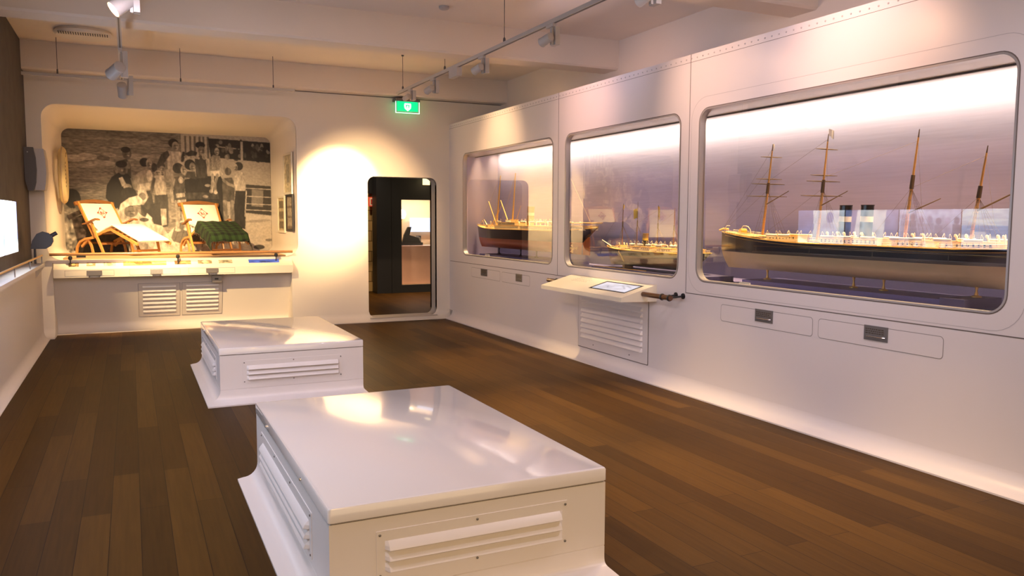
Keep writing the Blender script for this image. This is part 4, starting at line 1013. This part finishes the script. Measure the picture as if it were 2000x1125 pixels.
    A.line([(430, 344), (440, 352), (462, 360)], 6, .36); A.line([(432, 390), (433, 432)], 9, .33); A.line([(447, 390), (447, 432)], 9, .30)
    # woman in white blouse, dark trousers
    A.poly([(454, 336), (462, 324), (474, 328), (478, 345), (476, 366), (457, 367), (452, 350)], .60); A.ell(463, 314, 9, 9, .08); A.ell(456, 317, 5, 8, .45)
    A.poly([(455, 366), (477, 366), (476, 400), (474, 448), (452, 440), (451, 400)], .06); A.line([(478, 366), (474, 420)], 2.5, .5)
    # boy front left
    A.ell(135, 387, 15, 19, .045); A.ell(145, 400, 7, 10, .20); A.poly([(122, 415), (134, 405), (150, 412), (160, 430), (152, 470), (124, 495), (119, 495), (119, 420)], .30)
    A.noise(.8, 31, 7, 6, (X < 162) & (Y > 412)); A.ell(162, 434, 12, 18, .12); A.ell(150, 480, 20, 16, .22)
    # seated woman with white hat
    A.poly([(214, 420), (222, 405), (250, 405), (264, 420), (282, 428), (290, 445), (262, 462), (220, 452)], .56); A.ell(240, 376, 15, 13, .06); A.ell(243, 412, 13, 11, .26); A.poly([(219, 412), (224, 396), (240, 384), (258, 379), (266, 388), (262, 398), (240, 400), (226, 408)], .74)
    A.poly([(262, 398), (276, 408), (286, 400), (294, 430), (272, 424)], .05); A.poly([(250, 430), (262, 418), (270, 424), (274, 414), (284, 424), (280, 434)], .58); A.ell(268, 428, 9, 4, .12)
    A.poly([(236, 466), (300, 440), (318, 462), (330, 484), (300, 490), (240, 494)], .52); A.poly([(276, 438), (296, 428), (320, 470), (338, 484), (318, 490), (300, 478)], .50); A.ell(336, 487, 16, 5, .55)
    A.poly([(204, 412), (218, 404), (222, 430), (205, 436)], .55); A.poly([(280, 396), (300, 392), (302, 440), (286, 436)], .06)
    A.poly([(160, 440), (200, 436), (240, 470), (236, 494), (150, 494)], .10)
    for (x, y, w_, h_, sd) in ((240, 299, 6, 6, 1), (231, 329, 6, 7, -1), (282, 315, 4, 6, 1), (298, 333, 5, 4, 1), (306, 325, 4, 4, -1), (335, 278, 5, 7, 1), (350, 326, 4, 6, 1), (368, 319, 4, 6, 1), (387, 285, 5, 6, -1), (418, 286, 4, 6, 1), (456, 318, 4, 6, -1), (244, 413, 9, 7, 1)):
        A.ell(x-sd*w_*.5, y+h_*.15, w_*.55, h_*.9, .12, a=.45); A.line([(x-w_*.6, y-h_*.25), (x+w_*.6, y-h_*.3)], 1.6, .08, .8); A.line([(x, y-h_*.2), (x+sd*.8, y+h_*.15)], 1, .75, .5); A.line([(x-w_*.35, y+h_*.5), (x+w_*.35, y+h_*.48)], 1.2, .10, .8)
        A.ell(x+sd*w_*.4, y+h_*.1, w_*.3, h_*.35, .62, a=.4)
    fig = np.abs(A.img-BG).sum(2) > .01
    A.noise(.35, 51, 7, 14, fig); A.noise(.22, 52, 3, 6, fig)
    A.blur(2); A.noise(.10, 40, 1, 1)
    g = A.img[..., 0]; g = np.clip((g-.03)*1.12, 0, 1)**1.35*.80+.008
    return np.stack([g, g*.88, g*.74], -1)
mu = thing('photo_mural', 'large black and white photograph of 1930s bathers on a ship deck, filling the alcove back', 'mural', (.56, MY, .96))
picture('photograph', mural_art(), lambda u, v: (BX0+.0+(BX1-BX0)*u, MY-.004, BZ1+.012-(BZ1-BZ0+.02)*v), mu, PRINT)

# life ring on the left alcove cheek
lr = thing('life_ring', 'cream life ring with dark lettering on the left cheek of the alcove', 'life ring', (-.80, 11.9, 1.55))
cx, cy, cz = -.75, 11.80, 1.98
def torus(b, c, Rr, r, n=48, k=14, fl=.62, a0=0, a1=2*PI, closed=True):
    rings = []
    for i in range(n if closed else n+1):
        a = a0+(a1-a0)*i/n; ring = []
        for j in range(k):
            q = 2*PI*j/k; rad = Rr+r*math.cos(q); ring.append((c[0]+r*fl*math.sin(q), c[1]+rad*math.cos(a), c[2]+rad*math.sin(a)))
        rings.append(ring)
    if closed: rings.append(rings[0])
    b.loft(rings, not closed)
b = MB(); torus(b, (cx, cy, cz), .29, .07); b.build('ring', mat('ring_canvas', (.62, .50, .26), .6, noise=.08, nscale=20), lr, True)
b = MB(); letters = [78, 66, 54, 30, 20, 10, 0, -10, -20, -30]
for a in letters:
    a = math.radians(a+0); rad = .29
    yy, zz = cy-rad*math.cos(a), cz+rad*math.sin(a); b.box(cx+.040, cx+.046, yy-.012, yy+.012, zz-.012, zz+.012)
b.build('lettering', LETTER, lr)
b = MB(); b.tube([(cx, cy+.365*math.cos(a), cz+.365*math.sin(a)) for a in [2*PI*k/32 for k in range(33)]], .006, 6); b.build('grab_rope', ROPEL, lr, True)

# framed papers on the right cheek
def cheek_x(y): return AX1-.04+(BX1-AX1+.04)*(y-D)/1.5
def frame_(name, lab, y0, y1, z0, z1, fm, art_, thick=.02):
    xm = (cheek_x(y0)+cheek_x(y1))/2
    t = thing(name, lab, 'framed picture', (xm, (y0+y1)/2, z0), 'framed papers on the right alcove cheek')
    f = lambda y, e: cheek_x(y)-e
    b = MB(); b.plate([(y0, z0), (y1, z0), (y1, z1), (y0, z1)], [[(y0+.03, z0+.03), (y0+.03, z1-.03), (y1-.03, z1-.03), (y1-.03, z0+.03)]], lambda a, c, d: (f(a, d), a, c), thick); b.build('frame', fm, t)
    picture('print', art_, lambda u, v: (f(y1-.03-(y1-y0-.06)*u, .008), y1-.03-(y1-y0-.06)*u, z1-.03-(z1-z0-.06)*v), t, PRINT)
def doc(seed, base, c):
    a_ = Art(20, 40, base=0); a_.img[:] = base; a_.poly([(6, 10), (15, 10), (15, 30), (6, 30)], c, .7); a_.noise(.3, seed, 2, 2); return a_.img
frame_('framed_document', 'cream framed document, highest on the right cheek of the alcove', 11.02, 11.52, 1.77, 2.33, PAPER, doc(1, (.62, .55, .36), (.25, .24, .18)))
a_ = Art(20, 40, base=0); a_.img[:] = (.5, .42, .25)
for y in (4, 17, 29): a_.poly([(3, y), (17, y), (17, y+9), (3, y+9)], (.10, .08, .06), .8)
a_.noise(.3, 6, 2, 2); frame_('framed_document', 'cream framed triple photograph, inner one of the lower pair on the alcove cheek', 11.50, 11.95, 1.24, 1.76, PAPER, a_.img)
a_ = Art(20, 40, base=0); a_.img[:] = (.2, .15, .1)
for y in (2, 15, 27): a_.poly([(2, y), (18, y), (18, y+10), (2, y+10)], (.42, .36, .26), .8)
a_.noise(.4, 7, 2, 2); frame_('framed_document', 'black framed photographs, outer one of the lower pair on the alcove cheek', 11.00, 11.40, 1.27, 1.77, BLACK, a_.img)

# deck chairs -------------------------------------------------------
def deck_chair(label, loc, rz, blanket=False):
    t = thing('deck_chair', label, 'deck chair', (0, 0, 0), 'wooden steamer chairs on the platform')
    wd = .27
    back0, back1 = Vector((0, 0, .27)), Vector((-.33, 0, .74))
    seat1 = Vector((.42, 0, .39)); foot = Vector((1.0, 0, .20))
    for s in (-1, 1):
        y = s*wd
        MB().path_bar([(.02, y, .24), (-.12, y, .43), (-.36, y, .77)], .028, .035, (0, 1, 0)).build('back_post', CHAIRW, t, True)
        MB().path_bar([(-.30, y, .10), (-.12, y, .22), (.05, y, .26), (.25, y, .33), (.42, y, .365), (.60, y, .30), (1.02, y, .155)], .026, .035, (0, 1, 0)).build('side_rail', CHAIRW, t, True)
        MB().path_bar([(.0, y*1.1, .46), (.08, y*1.1, .30), (.20, y*1.1, .12), (.27, y*1.1, 0.0)], .026, .036, (0, 1, 0)).build('front_leg', CHAIRW, t, True)
        MB().path_bar([(-.42, y*1.05, .0), (-.40, y*1.05, .09), (-.32, y*1.05, .17), (-.18, y*1.05, .22), (.02, y*1.05, .24)], .026, .034, (0, 1, 0)).build('rear_leg', CHAIRW, t, True)
        MB().path_bar([(-.13, y, .22), (-.06, y, .10), (-.03, y, 0)], .024, .034, (0, 1, 0)).build('middle_leg', CHAIRW, t, True)
        MB().path_bar([(-.18, y*1.15, .44), (-.08, y*1.15, .455), (.06, y*1.15, .50), (.14, y*1.15, .52), (.19, y*1.15, .505)], .05, .02, (0, 1, 0)).build('armrest', CHAIRD, t, True)
        MB().path_bar([(.78, y*.8, .24), (.82, y*.8, .10), (.84, y*.8, 0)], .026, .03, (0, 1, 0)).build('foot_leg', CHAIRW, t, True)
    MB().path_bar([(-.37, -wd-.05, .745), (-.385, -wd*.5, .775), (-.39, 0, .785), (-.385, wd*.5, .775), (-.37, wd+.05, .745)], .03, .055, (1, 0, .4)).build('top_rail', CHAIRD, t, True)
    MB().bar((.835, -wd*.8, .06), (.835, wd*.8, .06), .024, .03).build('stretcher', CHAIRW, t)
    MB().bar((.17, -wd*1.1, .15), (.17, wd*1.1, .15), .024, .03).build('stretcher', CHAIRD, t)
    MB().bar((-.33, -wd, .15), (-.33, wd, .15), .024, .03).build('stretcher', CHAIRD, t)
    b = MB()
    for k in range(9): x = .08+k*.09; z = np.interp(x, [.05, .25, .42, .60, 1.02], [.27, .34, .375, .31, .165]); b.box(x, x+.05, -wd, wd, z, z+.012)
    b.build('cane_slats', CHAIRD, t)
    # cushion: swept rounded slab
    pts = [(-.335, .745), (-.25, .63), (-.13, .46), (-.02, .33), (.03, .30), (.12, .32), (.28, .385), (.42, .425), (.56, .375), (.78, .29), (1.0, .215), (1.03, .20)]
    b = MB(); rings = []; P3 = [Vector((x, 0, z)) for x, z in pts]
    for i, p in enumerate(P3):
        d = (P3[min(i+1, len(P3)-1)]-P3[max(i-1, 0)]).normalized(); n = Vector((-d.z, 0, d.x)); h = .022 if 0 < i < len(P3)-1 else .010
        w = wd-.012; ring = []
        for j in range(16):
            a = 2*PI*j/16; ca, sa = math.cos(a), math.sin(a); ring.append(p+Vector((0, w*math.copysign(abs(ca)**.35, ca), 0))+n*(h*math.copysign(abs(sa)**.6, sa)))
        rings.append(ring)
    b.loft(rings, True); cu = b.build('cushion', CANVAS, t, True, 60)
    # embroidered red emblem on the back: diamond with small flag ends and letters
    o0 = Vector((-.205, 0, .60)); d = Vector((-.58, 0, .81)); n = Vector((.81, 0, .58)); yv = Vector((0, 1, 0))
    E = lambda a, c: o0+yv*a+d*c+n*.026
    b = MB(); q = [E(0, .085), E(.068, 0), E(0, -.085), E(-.068, 0)]
    for i in range(4): b.tube([q[i], q[(i+1) % 4]], .003, 5)
    for p in q: b.tube([p-yv*.012, p+yv*.012], .008, 6)
    b.tube([E(-.025, .02), E(0, -.01), E(.02, .022), E(.028, -.02), E(-.02, -.028), E(-.025, .02)], .005, 5)
    b.build('emblem', REDE, cu, True)
    t.location = loc; t.rotation_euler = (0, 0, rz); t.scale = (.88,)*3
    return t
PZ = .970
deck_chair('steamer deck chair with long white cushion stretched out, left one in the alcove', (-.24, 12.0, PZ), math.radians(-55))
deck_chair('steamer deck chair whose leg rest is covered by a green tartan blanket', (.97, 12.0, PZ), math.radians(-76))
def tartan():
    m = bpy.data.materials.new('green_tartan'); m.use_nodes = True; nt = m.node_tree; b = nt.nodes['Principled BSDF']; b.inputs['Roughness'].default_value = .95
    tc = nd(nt, 'ShaderNodeTexCoord'); out = None
    cols = []
    for ax, ph in (('X', 0), ('Y', .4)):
        w = nd(nt, 'ShaderNodeTexWave', bands_direction=ax); w.inputs['Scale'].default_value = 3.2; w.inputs['Phase Offset'].default_value = ph
        nt.links.new(tc.outputs['Object'], w.inputs['Vector']); r_ = nd(nt, 'ShaderNodeValToRGB'); e = r_.color_ramp.elements
        e[0].position = .35; e[0].color = (.003, .006, .003, 1); e[1].position = .6; e[1].color = (.018, .045, .009, 1)
        nt.links.new(w.outputs['Fac'], r_.inputs[0]); cols.append(r_.outputs[0])
    mx = nd(nt, 'ShaderNodeMix', data_type='RGBA'); mx.inputs[0].default_value = .5
    nt.links.new(cols[0], mx.inputs[6]); nt.links.new(cols[1], mx.inputs[7]); nt.links.new(mx.outputs[2], b.inputs['Base Color']); return m
bl = thing('tartan_blanket', 'dark green tartan blanket with fringe draped over the leg rest of a deck chair', 'blanket', (0, 0, 0))
b = MB(); rings = []
xs_ = np.linspace(.40, 1.07, 14)
for i, x in enumerate(xs_):
    z = float(np.interp(x, [.05, .42, .60, 1.0, 1.07], [.32, .485, .435, .29, .18])); ring = []
    for j in range(25):
        v = j/24*2-1; a = abs(v)
        if a < .62: y = v/.62*.29; zz = z+.006*math.sin(j*1.3+i*.7)
        else: q = (a-.62)/.38; y = math.copysign(.29+.03*q+.012*math.sin(i*1.3+j), v); zz = z-.17*q
        ring.append((x+.01*math.sin(j*.8), y, max(.05, zz)))
    rings.append(ring)
b.loft(rings, False, closed=False); bk = b.build('cloth', tartan(), bl, True, 80)
sm = bk.modifiers.new('thickness', 'SOLIDIFY'); sm.thickness = .012; sm.offset = 1
b = MB()
for j in range(1, 24):
    for q in (rings[-1][j],): b.tube([q, (q[0]+.01, q[1]+.004*math.sin(j), q[2]-.045)], .003, 4)
for s in (0, 24):
    for i in range(0, 14): q = rings[i][s]; b.tube([q, (q[0], q[1], q[2]-.035)], .003, 4)
b.tube(rings[-1], .003, 4); b.tube([q_[0] for q_ in rings], .003, 4); b.tube([q_[24] for q_ in rings], .003, 4)
b.build('fringe', LETTER, bl)
bl.location = (.97, 12.0, PZ+.012); bl.rotation_euler = (0, 0, math.radians(-76)); bl.scale = (.88,)*3

# ================================================================== LEFT WALL ITEMS
# ledge, rail
lg = thing('wall_ledge', 'pale ledge with thin metal rail along the left wall below the screens', 'ledge', (-.95, 4, .90))
b = MB(); b.box(XL+.001, -.88, YF, 10.35, .90, .935); b.loft([[(-.97, 10.30, .90), (-.88, 10.30, .90), (-.97, 10.30, .76)], [(-.97, 10.35, .90), (-.88, 10.35, .90), (-.97, 10.35, .76)]], True); b.build('shelf', WALL, lg)
b = MB(); b.tube([(-.90, YF, 1.02), (-.90, 10.33, 1.02)], .010, 8)
b.build('rail', BRASS, lg, True)
y = 1.0
while y < 10.4:
    MB().tube([(-.90, y, .935), (-.90, y, 1.02)], .006, 6).build('rail_post', SILVER, lg); y += 1.16
# video screens
def screen_art(k):
    r = np.random.RandomState(k+11); a = Art(92, 52, base=0)
    if k == 3 or k > 4:
        a.img[:] = (.75, .88, 1.0); a.poly([(0, 22), (92, 22), (92, 52), (0, 52)], (.25, .48, .75)); a.noise(.3, k, 9, 2); a.poly([(20, 38), (92, 34), (92, 46), (26, 46)], (.9, .95, 1))
        a.poly([(60, 30), (78, 30), (80, 36), (58, 36)], (.8, .85, .95))
    elif k == 0:
        a.img[:] = (.85, .92, 1.0); a.ell(28, 12, 7, 9, (.35, .42, .65)); a.ell(30, 34, 16, 14, (.75, .80, .95)); a.poly([(62, 0), (92, 0), (92, 40), (70, 52), (60, 30)], (.25, .32, .55)); a.noise(.25, 5, 12, 8)
    elif k == 1:
        a.img[:] = (.30, .36, .58); a.poly([(20, 0), (92, 0), (92, 52), (26, 52)], (.9, .95, 1)); a.poly([(70, 0), (92, 0), (92, 52), (78, 52)], (.25, .3, .5)); a.noise(.4, 6, 8, 8)
    else:
        a.img[:] = (.62, .68, .88)
        for j in range(7): x = 6+j*13; y = 14+r.uniform(-3, 3); c = r.uniform(.16, .5); a.ell(x, y, 4, 5, (c, c, c*1.4)); a.poly([(x-6, y+5), (x+6, y+5), (x+7, y+24), (x+3, 52), (x-4, 52), (x-7, y+24)], (c, c*1.05, c*1.4))
        a.noise(.3, 9, 5, 5)
    a.blur(1); return a.img**1.3
y = 9.50
for k in range(8):
    y1 = y; y0 = y-.915
    pos = ['farthest away, next to the back corner', 'second from the back wall corner', 'third from the back wall corner', 'fourth from the back wall corner', 'fifth from the back wall corner', 'sixth from the back wall corner', 'seventh from the back wall corner', 'last one, beside the gallery entrance'][k]
    t = thing('video_screen', 'lit video screen on the left wall, '+pos, 'screen', (XL, (y0+y1)/2, 1.09), 'video screens in a row on the left wall')
    MB().box(XL+.001, XL+.025, y0, y1, 1.095, 1.605).build('bezel', BLACK, t)
    picture('display', screen_art(k), lambda u, v: (XL+.0262, y0+.006+(y1-y0-.012)*u, 1.600-.500*v), t, SCREEN)
    y = y0-.004
# grey speaker box in the far left corner
sp = thing('wall_speaker', 'grey two-tone curved box on the wall in the far left corner', 'wall box', (-.93, 10.8, 1.74))
b = MB(); pr = [(-1.03, 2.235), (-.935, 2.235), (-.915, 2.12), (-.910, 1.98), (-.920, 1.84), (-.945, 1.745), (-1.00, 1.745), (-1.025, 1.86)]
b.loft([[(x-.03, y, z) for x, z in pr] for y in (10.60, 10.66)], True); b.build('dark_cover', LAMPD, sp, True, 30)
b = MB(); pr = [(-.97, 2.225), (-.870, 2.225), (-.852, 2.10), (-.848, 1.95), (-.858, 1.83), (-.872, 1.755), (-.965, 1.755)]
b.loft([[(x, y, z) for x, z in pr] for y in (10.66, 10.955)], True); b.build('housing', LAMPG, sp, True, 30)
b = MB(); b.lathe([(.006, 0), (.006, -.005)], (-1.02, 10.60, 2.18), 8, 'y'); b.build('indicator', SILVER, sp)
# dark rounded viewer
vw = thing('viewer', 'dark slate rounded object with a short nozzle at the far end of the left ledge', 'viewer', (-.9, 10.2, .935))
pr = [(-1.02, 1.10), (-1.00, 1.19), (-.955, 1.265), (-.90, 1.29), (-.845, 1.272), (-.805, 1.23), (-.800, 1.18), (-.825, 1.13), (-.875, 1.10)]
SL = mat('slate_grey', (.07, .065, .075), .45)
b = MB(); b.loft([[(x+.03-.0*y, y, z) for x, z in pr] for y in (10.12, 10.20)], True); b.build('body', SL, vw, True, 30)
b = MB(); b.tube([(-.80, 10.16, 1.235), (-.735, 10.16, 1.275)], .022, 12); b.build('nozzle', SL, vw, True)
b = MB(); b.tube([(-.95, 10.16, .935), (-.95, 10.16, 1.12)], .012, 8); b.build('stem', SL, vw, True)
